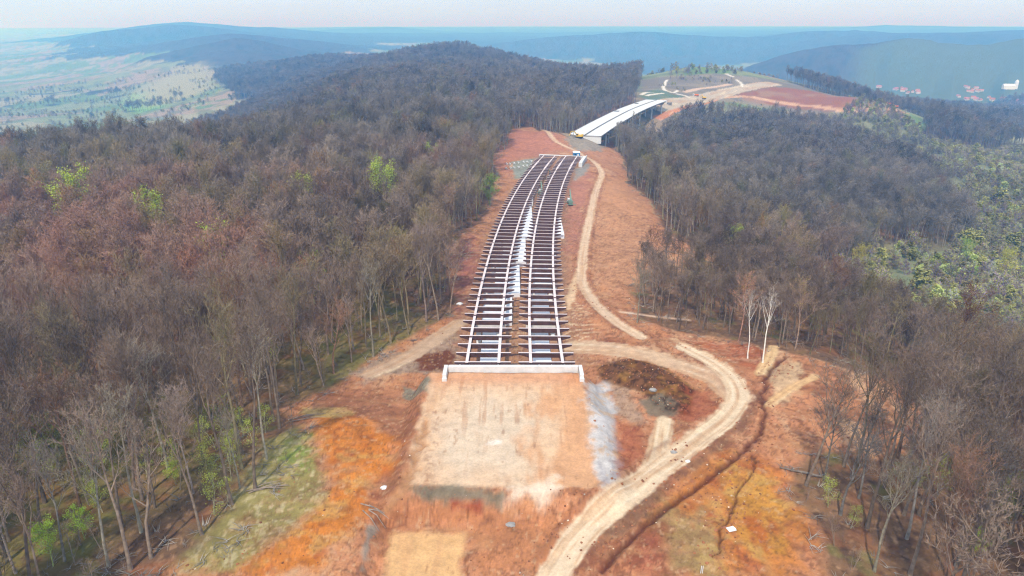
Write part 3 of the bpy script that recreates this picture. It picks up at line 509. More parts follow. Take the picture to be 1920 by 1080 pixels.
    # rills, clods and pale spalls break up every patch of bare ground
    nearc = k * (r < 330)
    mix(nearc * sstep(.74, .98, v1) * .45, C(118, 74, 50)); mix(nearc * sstep(.8, 1., v2) * .4, C(136, 88, 60))
    mix(nearc * sstep(.3, .62, fbm(x / .8, y / .7, 174, 3)) * .45, C(208, 172, 132)); mix(nearc * sstep(.45, .7, fbm(x / .55, y / .5, 175, 2)) * .5, C(92, 62, 44))
    mix(nearc * sstep(.2, .6, fbm(x / 6, y / 2.2, 176, 4)) * .35, C(188, 140, 98))
    # the two graded platforms
    for P, c in ((PLAT_A, (220, 180, 142)), ([(-19.6, 40.), (-19., 90.), (-7.6, 90.), (-6.4, 40.)], (220, 172, 118))):
        m = bbox_mask(P, x, y, 5)
        s = poly_sd(P, x[m], y[m]) + dw[m] * 1.1; kk = np.zeros(n); kk[m] = 1 - sstep(-.9, .7, s)
        mix(kk, C(*c) * np.clip(1 + .05 * n2, .8, 1.1)[:, None])
        st = np.zeros(n); st[m] = sstep(.15, .6, fbm(x[m] / 1.6, y[m] / 14, 84, 3)); mix(kk * st * .3, C(198, 144, 100))
        st[m] = 1 - sstep(.5, 1.3, np.hypot((x[m] + 4.5) / 11, (y[m] - 112) / 17) + .35 * fbm(x[m] / 5, y[m] / 9, 86, 4)); mix(kk * st * .85, C(216, 192, 164))
        st[m] = sstep(.0, .55, fbm(x[m] / 3.6, y[m] / 11, 85, 4) + (x[m] - 3.5) / 20); mix(kk * st * .75, C(212, 154, 108))
        st[m] = sstep(.15, .5, fbm(x[m] / .9, y[m] / 10, 88, 3)) * sstep(-.2, .3, fbm(x[m] / 8, y[m] / 8, 89, 3)); mix(kk * st * .45, C(176, 122, 84))
        st[m] = np.exp(-((y[m] - 134) / 3.5) ** 2); mix(kk * st * .6, C(206, 138, 96))
        st[m] = sstep(.42, .7, fbm(x[m] / .8, y[m] / 2.4, 87, 4)); mix(kk * st * .5, C(150, 100, 66))
    for k_ in ('lime', 'slatestrip', 'whitestain', 'whitestain2', 'redline', 'scrub_pile', 'grey_patch', 'redgully', 'redwedge', 'gravelditch', 'palestreak'):
        P, c, fe = S_COLS[k_]; region(P, c, fe, .9)
    P = S_COLS['lime'][0]; m = bbox_mask(P, x, y, 3); kk = np.zeros(n)
    kk[m] = (1 - sstep(-.5, .8, poly_sd(P, x[m], y[m]))) * sstep(.0, .5, fbm(x[m] / .8, y[m] / 7, 91, 4)); mix(kk * .75, C(168, 160, 158)); kk[m] = (1 - sstep(-.5, .8, poly_sd(P, x[m], y[m]))) * sstep(.05, .4, dw2[m] + dw[m]); mix(kk * .7, C(196, 164, 132))
    for Pk, dkc in (('scrub_pile', (62, 40, 24)),):
        P = S_COLS[Pk][0]; m = bbox_mask(P, x, y, 3); kk = np.zeros(n)
        kk[m] = (1 - sstep(-.5, 1, poly_sd(P, x[m], y[m]))) * sstep(.0, .3, dw2[m]); mix(kk * .8, C(*dkc))
        kk[m] = (1 - sstep(-.5, 1, poly_sd(P, x[m], y[m]))) * sstep(.15, .5, dw[m]); mix(kk * .6, C(158, 112, 52))
    # roads with wheel tracks
    rc = {'main': (224, 196, 162), 'branch': (222, 194, 158), 'valley': (214, 182, 150), 'fan': (214, 182, 148), 'side': (226, 190, 160), 'trackleft': (196, 164, 134), 'motorway': (188, 172, 150),
          'fieldroad': (202, 160, 126), 'spur': (206, 138, 98), 'rightbare': (218, 176, 126), 'rightbare2': (224, 186, 136)}
    for k_ in ('trackleft', 'fan', 'side', 'branch', 'valley', 'main', 'rightbare', 'rightbare2', 'spur', 'fieldroad', 'motorway'):
        Lr, w = LINES[k_]; m = bbox_mask(Lr, x, y, w + 3)
        if not m.any(): continue
        d, o, s = line_st(Lr, x[m], y[m]); wob = dw[m] * .7 * min(w / 5, 1.5) + dw2[m] * .3
        kk = np.zeros(n); kk[m] = 1 - sstep(w * .5 - .5, w * .5 + .35, d + wob)
        if k_ == 'fan': kk *= .75
        mix(kk, C(*rc[k_]) * np.clip(1 + .09 * n2, .7, 1.2)[:, None])
        st = np.zeros(n); st[m] = sstep(.05, .45, fbm(o / (.2 * w), s / 34., 93, 2)); mix(kk * st * .42, C(182, 132, 88))
        st[m] = sstep(.2, .6, fbm(o / (.17 * w), s / 24., 94, 2)); mix(kk * st * .5, C(238, 214, 176))
        if k_ in ('main', 'branch', 'fan'):
            for off_, sg in ((-.36, .05), (-.2, .035), (.02, .06), (.22, .035), (.38, .05)):
                kk = np.zeros(n); kk[m] = np.exp(-((o / w - off_ + .03 * fbm(s / 9., s * 0 + off_ * 40, 97, 2)) / sg) ** 2) * sstep(-.35, .25, fbm(s / 5., o / w * 6, 98, 3)) * (d < w * .5)
                mix(kk * .6, C(186, 138, 96) if abs(off_) != .2 and off_ != .22 else C(236, 214, 184))
        if k_ in ('main', 'valley'):
            kk = np.zeros(n); kk[m] = np.exp(-((d + wob - w * .5 - .9) / .7) ** 2); mix(kk * .5 * sstep(-.3, .3, n1), C(128, 80, 58))
    for k_, (Lr, w) in PATHS.items():
        m = bbox_mask(Lr, x, y, w + 4); d, o, s = line_st(Lr, x[m], y[m]); kk = np.zeros(n); kk[m] = 1 - sstep(w * .35, w * .6, d)
        mix(kk, C(226, 216, 200) if k_ != 'e' else C(206, 176, 150))
    for Lr, w, c in ((DITCH, .6, (88, 44, 30)), (CRACK, .22, (84, 48, 30)), (DLEFT, 1.0, (176, 128, 88))):
        m = bbox_mask(Lr, x, y, 5); wob = fbm(x[m] / 2.2, y[m] / 2.2, 77, 3)
        d, o, s = line_st(Lr, x[m] + wob * 1.6, y[m] + wob * 1.0); kk = np.zeros(n); kk[m] = np.exp(-(d / w) ** 2); mix(kk * .85, C(*c))
        kk[m] = np.exp(-((d - 3.0 * w) / (w * 1.2)) ** 2) * sstep(-.1, .3, dw2[m]); mix(kk * .4, C(132, 76, 50))
    return col

RC = {(150, 68, 48): .6, (150, 66, 40): .6, (150, 72, 45): .65, (238, 220, 195): .75, (165, 80, 48): .6, (118, 150, 60): .6, (165, 60, 30): .7}
def build_ground():
    rr = [22.]
    while rr[-1] < 45000: rr.append(rr[-1] * (1.0048 if rr[-1] < 700 else 1.0062 if rr[-1] < 3000 else 1.012))
    rr = np.array(rr); az = np.linspace(-R(62), R(62), 1000)
    # denser in the middle of the view
    az = az * (0.72 + 0.28 * (np.abs(az) / R(62)) ** 2)
    RR, AA = np.meshgrid(rr, az, indexing='ij'); nr, na = RR.shape
    x = (RR * np.sin(AA)).ravel(); y = (RR * np.cos(AA)).ravel()
    z = np.concatenate([height(x[i:i + 200000], y[i:i + 200000]) for i in range(0, len(x), 200000)])
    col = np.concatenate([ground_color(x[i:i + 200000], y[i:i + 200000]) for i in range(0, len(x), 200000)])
    i = np.arange(nr - 1)[:, None] * na + np.arange(na - 1)[None, :]
    f = np.stack([i, i + 1, i + na + 1, i + na], -1).reshape(-1, 4)
    me = bpy.data.meshes.new('ground')
    me.vertices.add(len(x)); me.vertices.foreach_set('co', np.stack([x, y, z], 1).astype(np.float32).ravel())
    me.loops.add(f.size); me.loops.foreach_set('vertex_index', f.astype(np.int32).ravel())
    me.polygons.add(len(f)); me.polygons.foreach_set('loop_start', (np.arange(len(f)) * 4).astype(np.int32))
    me.update(calc_edges=True)
    me.polygons.foreach_set('use_smooth', np.ones(len(f), bool))
    ca = me.color_attributes.new('soil', 'FLOAT_COLOR', 'POINT')
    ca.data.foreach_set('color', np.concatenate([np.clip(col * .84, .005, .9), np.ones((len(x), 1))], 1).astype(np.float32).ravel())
    m = mat('ground_soil', (1, 1, 1), .95, noise=.16, scale=.55, attr='soil')
    nt = m.node_tree; N = nt.nodes; L = nt.links; B = N['Principled BSDF']; B.inputs['Specular IOR Level'].default_value = .12
    # second, finer grain and a bump of clods
    tc = N.new('ShaderNodeTexCoord'); n2 = N.new('ShaderNodeTexNoise'); n2.inputs['Scale'].default_value = 2.6; n2.inputs['Detail'].default_value = 7; n2.inputs['Roughness'].default_value = .65
    L.new(tc.outputs['Object'], n2.inputs['Vector'])
    mr = N.new('ShaderNodeMapRange'); mr.inputs[1].default_value = .3; mr.inputs[2].default_value = .72; mr.inputs[3].default_value = .84; mr.inputs[4].default_value = 1.14
    L.new(n2.outputs[0], mr.inputs[0]); old = B.inputs['Base Color'].links[0].from_socket
    vm = N.new('ShaderNodeVectorMath'); vm.operation = 'SCALE'; L.new(old, vm.inputs[0]); L.new(mr.outputs[0], vm.inputs['Scale']); L.new(vm.outputs[0], B.inputs['Base Color'])
    b = N.new('ShaderNodeBump'); b.inputs['Distance'].default_value = .12; b.inputs['Strength'].default_value = .8; L.new(n2.outputs[0], b.inputs['Height']); L.new(b.outputs[0], B.inputs['Normal'])
    me.materials.append(m)
    o = bpy.data.objects.new('ground', me); COL.objects.link(o); tag(o, kind='structure')
    return o
build_ground()
# ================================================================ the steel viaduct
def ground_z(x, y): return H1(x, y)
def deck_pt(Y, off, dz=0.):
    tx, ty = deck_dir(Y)
    return (deck_x(Y) + off * ty, Y - off * tx, deck_z(Y) + dz)
Y0, Y1 = 139.5, 452.5
SPAN = 28.5
def girder(off):
    b = MB(); Ys = np.linspace(Y0, Y1, 64)
    for a, c in zip(Ys[:-1], Ys[1:]):
        wide = 1.05 if 398 < a < 424 else .66
        p, q = deck_pt(a, off), deck_pt(c, off)
        for dz, w, h, mi in ((-.04, wide, .06, 0), (-1.68, .7, .06, 1), (-.86, .05, 1.56, 1)):
            b.beam((p[0], p[1], p[2] + dz), (q[0], q[1], q[2] + dz), w, h, mi)
    # web stiffeners and bolted splice plates
    for k, Y in enumerate(np.arange(Y0 + 2, Y1, 5.0)):
        tx, ty = deck_dir(Y)
        b.box(deck_pt(Y, off, -.86), (.5, .03, 1.54), -math.atan2(tx, ty), 1)
    for Y in np.arange(Y0 + 14.5, Y1, SPAN / 2):
        tx, ty = deck_dir(Y)
        b.box(deck_pt(Y, off, .012), (.6, .9, .03), -math.atan2(tx, ty), 1)
    return b
NB = 64
def cross_beam(Y, lo, hi, gl, gr):
    """transverse I beam with tapering cantilevers"""
    b = MB(); tx, ty = deck_dir(Y)
    def P_(o, dz): return np.array(deck_pt(Y, o, dz))
    u = np.array((tx, ty, 0.))
    st = ((lo, -.38), (gl - .35, -1.15), (gr + .35, -1.15), (hi, -.38))
    for (oa, za), (ob, zb) in zip(st[:-1], st[1:]):
        a1, b1 = P_(oa, -.02), P_(ob, -.02)
        b.beam(P_(oa, .05), P_(ob, .05), .36, .05, 0)
        b.beam(P_(oa, za), P_(ob, zb), .28, .04, 1)
        w = .025
        for s in (-1, 1):
            q = [P_(oa, .02) + u * w * s, P_(ob, .02) + u * w * s, P_(ob, zb) + u * w * s, P_(oa, za) + u * w * s]
            b.quad(q if s < 0 else q[::-1], 1)
    for o in (lo + .05, hi - .05, gl + 1.6, gr - 1.6, (gl + gr) / 2):
        c = P_(o, -.15 if o in (lo + .05, hi - .05) else -.45); b.box(c, (.03, .22, .28 if o in (lo + .05, hi - .05) else .9), -math.atan2(tx, ty), 1)
    return b
for side, (lo, gl, gr, hi) in {'left': (-13.6, -10.8, -3.6, -.85), 'right': (.85, 3.6, 10.8, 13.6)}.items():
    c = (lo + hi) / 2; p0 = deck_pt(Y0, c)
    root = empty('steel_bridge_deck', p0, label='%s of the two unfinished bridge decks, bare pale-topped steel girders and cross beams curving away' % side, cat='bridge deck', group='unfinished steel bridge decks')
    for o in (gl, gr): rel(girder(o).build('main_girder', [M['flange'], M['web']]), root)
    for Y in np.linspace(Y0 + .3, Y1 - .3, NB): rel(cross_beam(Y, lo, hi, gl, gr).build('cross_beam', [M['flange'], M['web']]), root)

# concrete piers: two columns and a cap under each deck
for k in range(1, 11):
    Y = Y0 + SPAN * k; tx, ty = deck_dir(Y); rz = -math.atan2(tx, ty)
    for side, c in (('left', -7.2), ('right', 7.2)):
        x, y, z = deck_pt(Y, c); g = ground_z(x, y)
        words = ['first', 'second', 'third', 'fourth', 'fifth', 'sixth', 'seventh', 'eighth', 'ninth', 'tenth'][k - 1]
        root = empty('bridge_pier', (x, y, g), label='grey concrete pier under the %s steel deck, %s from the near abutment' % (side, words), cat='bridge pier', group='piers under the steel decks')
        m = MB(); m.box((x, y, z - 2.45), (9.0, 1.7, 1.3), rz); m.box((x, y, z - 2.45), (7.6, 1.9, .9), rz)
        rel(m.build('pier_cap', M['conc']), root)
        for o in (-3.6, 3.6):
            q = deck_pt(Y, c + o); m = MB(); m.box((q[0], q[1], z - 1.755), (.8, .8, .08), rz); rel(m.build('bearing', M['dark']), root)
            q = deck_pt(Y, c + o * .75); m = MB(); gz = ground_z(q[0], q[1]); m.tube([(q[0], q[1], gz - 1), (q[0], q[1], z - 3.1)], .65, 14); rel(m.build('column', M['conc'], smooth=True), root)

# near abutment: seat wall, back wall and two wing walls
ab = empty('bridge_abutment', (-.3, 138.5, -8), label='long white concrete abutment with short wing walls at the edge of the earth platform', cat='bridge abutment')
AY = 137.0
m = MB(); m.box((.25, AY, -1.6), (28.6, .9, 4.1)); rel(m.build('back_wall', M['conc']), ab)
m = MB(); m.box((.25, AY + 1.35, -5.0), (28.4, 1.75, 6.4)); m.box((.25, AY + 1.6, -8), (29.6, 3.2, 1.2)); rel(m.build('seat_wall', M['conc']), ab)
for s, x in ((-1, -14.6), (1, 15.1)):
    m = MB(); m.box((x, AY - 1.9, -.75), (.8, 4.7, 2.4)); m.box((x - s * .02, AY - 4.5, -1.2), (1.0, .6, 1.9)); rel(m.build('wing_wall', M['conc']), ab)
m = MB()
random.seed(4)
for i in range(40):
    x = -13.6 + i * .7; m.box((x, AY + .05 + random.uniform(-.1, .1), .5), (random.uniform(.1, .5), random.uniform(.1, .3), random.uniform(.05, .24)), random.uniform(-.3, .3))
rel(m.build('shuttering_debris', M['deckconc']), ab)
for o in (-10.8, -3.6, 3.6, 10.8):
    q = deck_pt(Y0 + .5, o); m = MB(); m.box((q[0], AY + 1.7, -1.765), (.7, .7, .07)); rel(m.build('bearing', M['dark']), ab)

# pale slabs laid end to end on the valley floor under the decks
segs = [('left', -7.9, 4.6, 152, 175), ('left', -8.4, 8.4, 178, 199.5), ('left', -5.6, 8.2, 203, 230.5), ('left', -3.4, 8.6, 234, 264), ('left', -.4, 9.4, 268, 318), ('left', 6.8, 3.6, 330, 352),
        ('right', 5.2, 4.5, 152, 176), ('right', 6.0, 4.8, 179, 206), ('right', 7.0, 6.0, 210, 238), ('right', 10.2, 6.2, 242, 268), ('right', 15.0, 6.5, 272, 300)]
ordn = ['nearest', 'second', 'third', 'fourth', 'fifth', 'farthest']; cnt = {'left': 0, 'right': 0}; tot = {'left': 6, 'right': 5}
for side, x0, w, ya, yb in segs:
    sh = .0 if yb < 240 else .03
    m = MB(); xm = x0 + w / 2; gz = max(ground_z(xm, (ya + yb) / 2), ground_z(xm, ya), ground_z(xm, yb))
    zc = gz + 1.3
    npan = max(3, int((yb - ya) / 3.2)); L_ = (yb - ya) / npan
    for i in range(npan): m.box((xm + sh * (i - npan / 2) * L_ * .3, ya + (i + .5) * L_, zc - 1.4), (w, L_ - .05, 3.4))
    i_ = cnt[side]; cnt[side] += 1
    nm = 'farthest' if i_ == tot[side] - 1 else ordn[i_]
    m.build('concrete_slab', M['slabconc'], label='%s of the pale concrete slabs lying below the %s steel deck' % (nm, side), cat='concrete slab', group='pale slabs below the decks')
# retaining block beside the far end of the right deck
q = deck_pt(440, 15.8); m = MB(); m.box((q[0], q[1], q[2] - 1.7), (2.2, 24, 3.6), -.22); m.box((q[0] + 1.1, q[1], q[2] + .4), (.4, 24, .8), -.22)
m.build('retaining_wall', M['deckconc'], label='white concrete retaining wall beside the far right end of the steel decks', cat='retaining wall')
q = deck_pt(455, 0); m = MB(); m.box((q[0], q[1] + .6, q[2] - 3.4), (29, 1.6, 6.6), -.27); m.build('abutment_wall', M['conc'], label='low concrete abutment under the far end of the steel decks', cat='bridge abutment')

# ================================================================ far concrete viaduct
def via_frame(i):
    a = VIA[max(i - 1, 0)]; b = VIA[min(i + 1, len(VIA) - 1)]; t = (b - a) / np.linalg.norm(b - a)
    return VIA[i], t, np.array((t[1], -t[0]))
VZ = lambda i: -9.6 - 1.2 * i / len(VIA)
for side, (lo, hi) in {'left': (-13.4, -.5), 'right': (.5, 13.4)}.items():
    p, t, nrm = via_frame(0)
    root = empty('concrete_bridge_deck', (p[0] + nrm[0] * (lo + hi) / 2, p[1] + nrm[1] * (lo + hi) / 2, VZ(0)), label='%s deck of the far finished viaduct, a smooth white concrete slab curving right' % side, cat='bridge deck', group='white decks of the far viaduct')
    b = MB(); sec = [(lo, .0), (hi, .0), (hi, -.35), (hi - 2.4, -.6), (hi - 3.0, -2.2), (lo + 3.0, -2.2), (lo + 2.4, -.6), (lo, -.35)]
    rings = []
    for i in range(len(VIA)):
        p, t, nrm = via_frame(i); rings.append([(p[0] + nrm[0] * o, p[1] + nrm[1] * o, VZ(i) + dz) for o, dz in sec])
    n = len(sec)
    for rgn in rings: b.v += rgn
    for i in range(len(rings) - 1):
        for k in range(n):
            b.f.append((i * n + k, i * n + (k + 1) % n, (i + 1) * n + (k + 1) % n, (i + 1) * n + k)); b.m.append(0 if k == 0 else 1)
    b.f.append(tuple(range(n))); b.m.append(1); b.f.append(tuple(range((len(rings) - 1) * n, len(rings) * n))); b.m.append(1)
    rel(b.build('deck_slab', [M['deckconc'], M['darkconc']]), root)
    for o in (lo + .2, hi - .2):
        b = MB()
        for i in range(len(VIA) - 1):
            p, t, nrm = via_frame(i); q, t2, n2 = via_frame(i + 1)
            b.beam((p[0] + nrm[0] * o, p[1] + nrm[1] * o, VZ(i) + .12), (q[0] + n2[0] * o, q[1] + n2[1] * o, VZ(i + 1) + .12), .35, .24, 0)
        rel(b.build('edge_kerb', M['darkconc']), root)
    # stepped unfinished patches and slots on the left deck
    if side == 'left':
        for i, w in ((14, 2.2), (20, 1.8)):
            p, t, nrm = via_frame(i); b = MB(); b.box((p[0] + nrm[0] * (lo + 3.2), p[1] + nrm[1] * (lo + 3.2), VZ(i) + .05), (w * 2.2, 7, .12), -math.atan2(t[0], t[1])); rel(b.build('formwork_hatch', M['dark']), root)
p, t, nrm = via_frame(0); rz0 = -math.atan2(t[0], t[1])
fa = empty('viaduct_abutment', (p[0], p[1], ground_z(p[0], p[1])), label='white concrete end wall of the far viaduct facing the red clearing', cat='bridge abutment')
b = MB(); b.box((p[0] - t[0] * .2 + nrm[0] * 1.2, p[1] - t[1] * .2, VZ(0) - 3.6), (24, 1.4, 5.0), rz0); rel(b.build('front_wall', M['deckconc']), fa)
b = MB(); b.box((p[0] + t[0] * 2, p[1] + t[1] * 2, VZ(0) - 3.0), (25.2, 3.0, 4.6), rz0); rel(b.build('seat_wall', M['darkconc']), fa)
for k, i in enumerate((3, 7, 11, 15, 19, 23)):
    p, t, nrm = via_frame(i); rz = -math.atan2(t[0], t[1])
    g = min(ground_z(p[0] + nrm[0] * o, p[1] + nrm[1] * o) for o in (-8, 8))
    root = empty('viaduct_pier', (p[0], p[1], g), label='concrete pier line under the far white viaduct, %s from its near end' % ['first', 'second', 'third', 'fourth', 'fifth', 'sixth'][k], cat='bridge pier', group='piers of the far viaduct')
    for c in (-7, 7):
        b = MB(); b.box((p[0] + nrm[0] * c, p[1] + nrm[1] * c, VZ(i) - 2.8), (11, 1.8, 1.2), rz); rel(b.build('pier_cap', M['conc']), root)
        for o in (-3.5, 3.5):
            x, y = p[0] + nrm[0] * (c + o), p[1] + nrm[1] * (c + o); b = MB(); b.tube([(x, y, min(g, ground_z(x, y)) - 1), (x, y, VZ(i) - 3.4)], .8, 12); rel(b.build('column', M['conc'], smooth=True), root)

# ================================================================ machines and small things
def wheel(name, parent, x, y, z, r=.55, w=.4, ax='x'):
    b = MB(); b.tube([(x - w / 2, y, z), (x + w / 2, y, z)], r, 16); o = b.build(name, M['dark'], parent)
    h = MB(); h.tube([(x - w / 2 - .02, y, z), (x + w / 2 + .02, y, z)], r * .5, 10); h.build('rim', M['white'], o); return o

def mobile_crane(loc, rz, paint, boom_len, boom_ang, label):
    r = empty('mobile_crane', loc, rz, label=label, cat='mobile crane', group='cranes at the steel decks'); r.scale = (.75, .75, .75)
    b = MB(); b.box((0, 0, 1.15), (2.5, 10.5, .7)); b.box((0, 4.6, 1.7), (2.4, 1.6, .5)); b.build('chassis', M[paint], r)
    b = MB(); b.box((-.3, 4.5, 2.3), (1.7, 1.5, 1.5), taper=.85); c = b.build('cab', M['white'], r)
    b = MB(); b.box((-.3, 5.22, 2.45), (1.3, .1, .8)); b.box((-1.1, 4.5, 2.45), (.1, 1.0, .7)); b.build('windscreen', M['glass'], c)
    b = MB(); b.tube([(0, -1.5, 1.5), (0, -1.5, 1.9)], 1.1, 16); b.box((0, -2.0, 2.6), (2.4, 3.6, 1.5)); b.box((0, -4.2, 2.5), (2.5, 1.2, 1.7)); b.build('superstructure', M[paint], r)
    b = MB(); b.box((-.95, -.1, 2.9), (.9, 1.4, 1.6)); b.build('operator_cab', M['white'], r)
    e = np.array((0, math.cos(boom_ang), math.sin(boom_ang))); p = np.array((0.3, -3.0, 3.2))
    b = MB(); 
    for k, (w, a, c_) in enumerate(((.9, 0, .4), (.72, .38, .72), (.55, .7, 1))): b.beam(p + e * boom_len * a, p + e * boom_len * c_, w, w)
    bo = b.build('boom', M[paint], r)
    tip = p + e * boom_len; b = MB(); b.beam(tip, tip + np.array((0, .01, -boom_len * .45)), .06, .06); b.box(tip + np.array((0, 0, -boom_len * .45)), (.5, .4, .7)); b.build('hoist_hook', M['dark'], bo)
    for y in (-4, -2.6, 1.8, 3.2, 4.6):
        for s in (-1, 1): wheel('wheel', r, s * 1.15, y, .6)
    for y in (-4.9, 2.5):
        for s in (-1, 1):
            b = MB(); b.beam((s * 1.2, y, 1.0), (s * 3.2, y, .9), .3, .3); b.tube([(s * 3.2, y, .9), (s * 3.2, y, .05)], .12, 8); b.box((s * 3.2, y, .06), (.7, .7, .1)); b.build('outrigger', M[paint], r)
    return r
def at_ground(x, y, dz=0.): return (x, y, ground_z(x, y) + dz)
q = deck_pt(352, -.2); mobile_crane(at_ground(q[0], q[1]), .1, 'green', 8, .75, 'green mobile crane standing in the gap between the two steel decks')
q = deck_pt(398, .3); mobile_crane(at_ground(q[0], q[1]), 2.9, 'green', 7, .6, 'small dark green crane between the steel decks close to their far end')
q = deck_pt(335, 15.6); mobile_crane(at_ground(q[0], q[1]), .05, 'green', 9, .7, 'pale green crane against the right edge of the right steel deck')

def lorry(loc, rz, cabm, bodym, label, tip=False):
    r = empty('lorry', loc, rz, label=label, cat='lorry', group='site lorries')
    b = MB(); b.box((0, 0, .95), (1.0, 7.6, .35)); b.build('chassis', M['dark'], r)
    b = MB(); b.box((0, 3.0, 2.0), (2.4, 1.9, 2.1), taper=.92); c = b.build('cab', M[cabm], r)
    b = MB(); b.box((0, 3.9, 2.35), (2.0, .12, .9)); b.box((-1.14, 3.1, 2.35), (.1, 1.0, .7)); b.box((1.14, 3.1, 2.35), (.1, 1.0, .7)); b.build('windscreen', M['glass'], c)
    b = MB()
    for s in (-1, 1): b.box((s * 1.2, -.9, 2.0), (.1, 5.4, 1.5))
    b.box((0, -3.6, 2.0), (2.3, .1, 1.5)); b.box((0, 1.8, 2.15), (2.3, .1, 1.8)); b.box((0, -.9, 1.3), (2.3, 5.3, .12)); b.build('tipper_body', M[bodym], r)
    for y in (2.9, -1.7, -3.0):
        for s in (-1, 1): wheel('wheel', r, s * 1.05, y, .52, .52, .4)
    return r
q = deck_pt(461, 9.5); 
def site_cabin(loc, rz, wall, roof, label, size=(4.4, 5.5, 2.7)):
    r = empty('site_cabin', loc, rz, label=label, cat='site cabin', group='site cabins')
    w, l, h = size
    b = MB(); b.box((0, 0, h / 2 + .1), (w, l, h)); 
    for i in range(9): b.box((-w / 2 + (i + .5) * w / 9, -l / 2 - .02, h / 2 + .1), (w / 22, .06, h * .92))
    b.build('wall', M[wall], r)
    b = MB(); b.box((0, 0, h + .2), (w + .3, l + .3, .2)); b.box((0, 0, h + .42), (w * .8, l * .9, .25), taper=.6); b.build('roof', M[roof], r)
    b = MB(); b.box((w * .2, -l / 2 - .06, 1.15), (.9, .08, 2.0)); b.build('door', M['white'], r)
    b = MB(); b.box((-w * .22, -l / 2 - .06, 1.6), (1.0, .08, .9)); b.build('window', M['glass'], r)
site_cabin(at_ground(q[0], q[1]), 0, 'blue', 'white', 'blue cabin with a white roof behind the far end of the right steel deck')

def excavator(loc, rz, paint, label, s=1.0):
    r = empty('excavator', loc, rz, label=label, cat='excavator', group='yellow and orange diggers'); r.scale = (s, s, s)
    for k in (-1, 1):
        b = MB(); pts = [(-2.0, .15), (-2.35, .5), (-2.0, .9), (2.0, .9), (2.35, .5), (2.0, .15)]
        for o in (-.3, .3): pass
        n0 = len(b.v); b.v += [(k * 1.2 - .3, a, c) for a, c in pts] + [(k * 1.2 + .3, a, c) for a, c in pts]
        b.f += [tuple(range(5, -1, -1)), tuple(range(6, 12))] + [(i, (i + 1) % 6, (i + 1) % 6 + 6, i + 6) for i in range(6)]; b.m += [0] * 8
        b.build('track', M['dark'], r)
    b = MB(); b.tube([(0, 0, .8), (0, 0, 1.1)], .9, 14); b.box((0, -.5, 1.6), (2.6, 3.6, 1.0)); b.box((0, -2.0, 1.8), (2.5, .9, 1.3)); b.build('house', M[paint], r)
    b = MB(); b.box((-.8, .9, 2.0), (1.0, 1.5, 1.7), taper=.9); c = b.build('cab', M[paint], r)
    b = MB(); b.box((-.8, 1.66, 2.15), (.8, .06, 1.1)); b.box((-1.3, .9, 2.2), (.06, 1.1, .9)); b.build('window', M['glass'], c)
    b = MB(); b.beam((.3, 1.2, 1.7), (.3, 3.6, 4.2), .4, .55); b.beam((.3, 3.6, 4.2), (.3, 5.4, 3.6), .4, .5); b.beam((.3, 5.3, 3.8), (.3, 6.4, 1.2), .3, .4); bo = b.build('boom_arm', M[paint], r)
    b = MB(); b.box((.3, 6.2, .75), (1.1, .9, .9), taper=1.25); b.build('bucket', M['dark'], bo)
for x, y, rz, pt, lb in ((52, 543, 1.2, 'yellow', 'yellow excavator at the left corner of the white viaduct end wall'),
                         (178.5, 858, -.6, 'orange', 'orange excavator at the far end of the white viaduct'),
                         (545, 1010, .8, 'orange', 'orange excavator working in the red field right of the motorway'),
                         (258, 960, .4, 'yellow', 'yellow excavator on the tan motorway strip beyond the viaduct')):
    excavator(at_ground(x, y), rz, pt, lb, 1.25)
lorry(at_ground(191, 868), 1.0, 'white', 'darkconc', 'white lorry on the earthworks past the white viaduct')
lorry(at_ground(530, 1000), 1.4, 'orange', 'orange', 'orange lorry beside the excavator in the red field')
lorry(at_ground(249, 968), 1.1, 'white', 'orange', 'orange bodied lorry parked on the motorway strip')

# stacked white formwork panels on the grey gravel pad left of the far deck end
random.seed(9)
for i in range(14):
    gx = 2.5 + (i % 7) * 2.6 + random.uniform(-.4, .4); gy = 418 + (i // 7) * 9 + (i % 7) * 1.2 + random.uniform(-1, 1)
    x, y, z = at_ground(gx - 6, gy)
    m = MB()
    for k in range(3): m.box((x, y, z + .2 + k * .32), (.5 + .1 * (k % 2), 2.6, .26), random.uniform(-.25, .25) + .3)
    m.build('formwork_panel', M['deckconc'], label='%s stack of white formwork panels in the %s row on the grey gravel pad' % (('leftmost', 'second', 'third', 'fourth', 'fifth', 'sixth', 'rightmost')[i % 7], ('near', 'far')[i // 7]), cat='formwork panel', group='white panels on the gravel pad')
# small loose things
def boulder(x, y, s, m_, label, cat='rock', group=None, nm='rock'):
    z = ground_z(x, y); b = MB(); rng = random.Random(int(x * 13 + y * 7))
    rings = 6; n = 9
    for i in range(rings + 1):
        ph = math.pi * i / rings
        for k in range(n):
            th = 2 * math.pi * k / n; rr = s * (1 + rng.uniform(-.22, .22)) * math.sin(ph)
            b.v.append((x + rr * math.cos(th) * 1.3, y + rr * math.sin(th), z + s * .62 * math.cos(ph) + s * .2))
    for i in range(rings):
        for k in range(n): b.f.append((i * n + k, i * n + (k + 1) % n, (i + 1) * n + (k + 1) % n, (i + 1) * n + k)); b.m.append(0)
    return b.build(nm, m_, label=label, cat=cat, group=group)
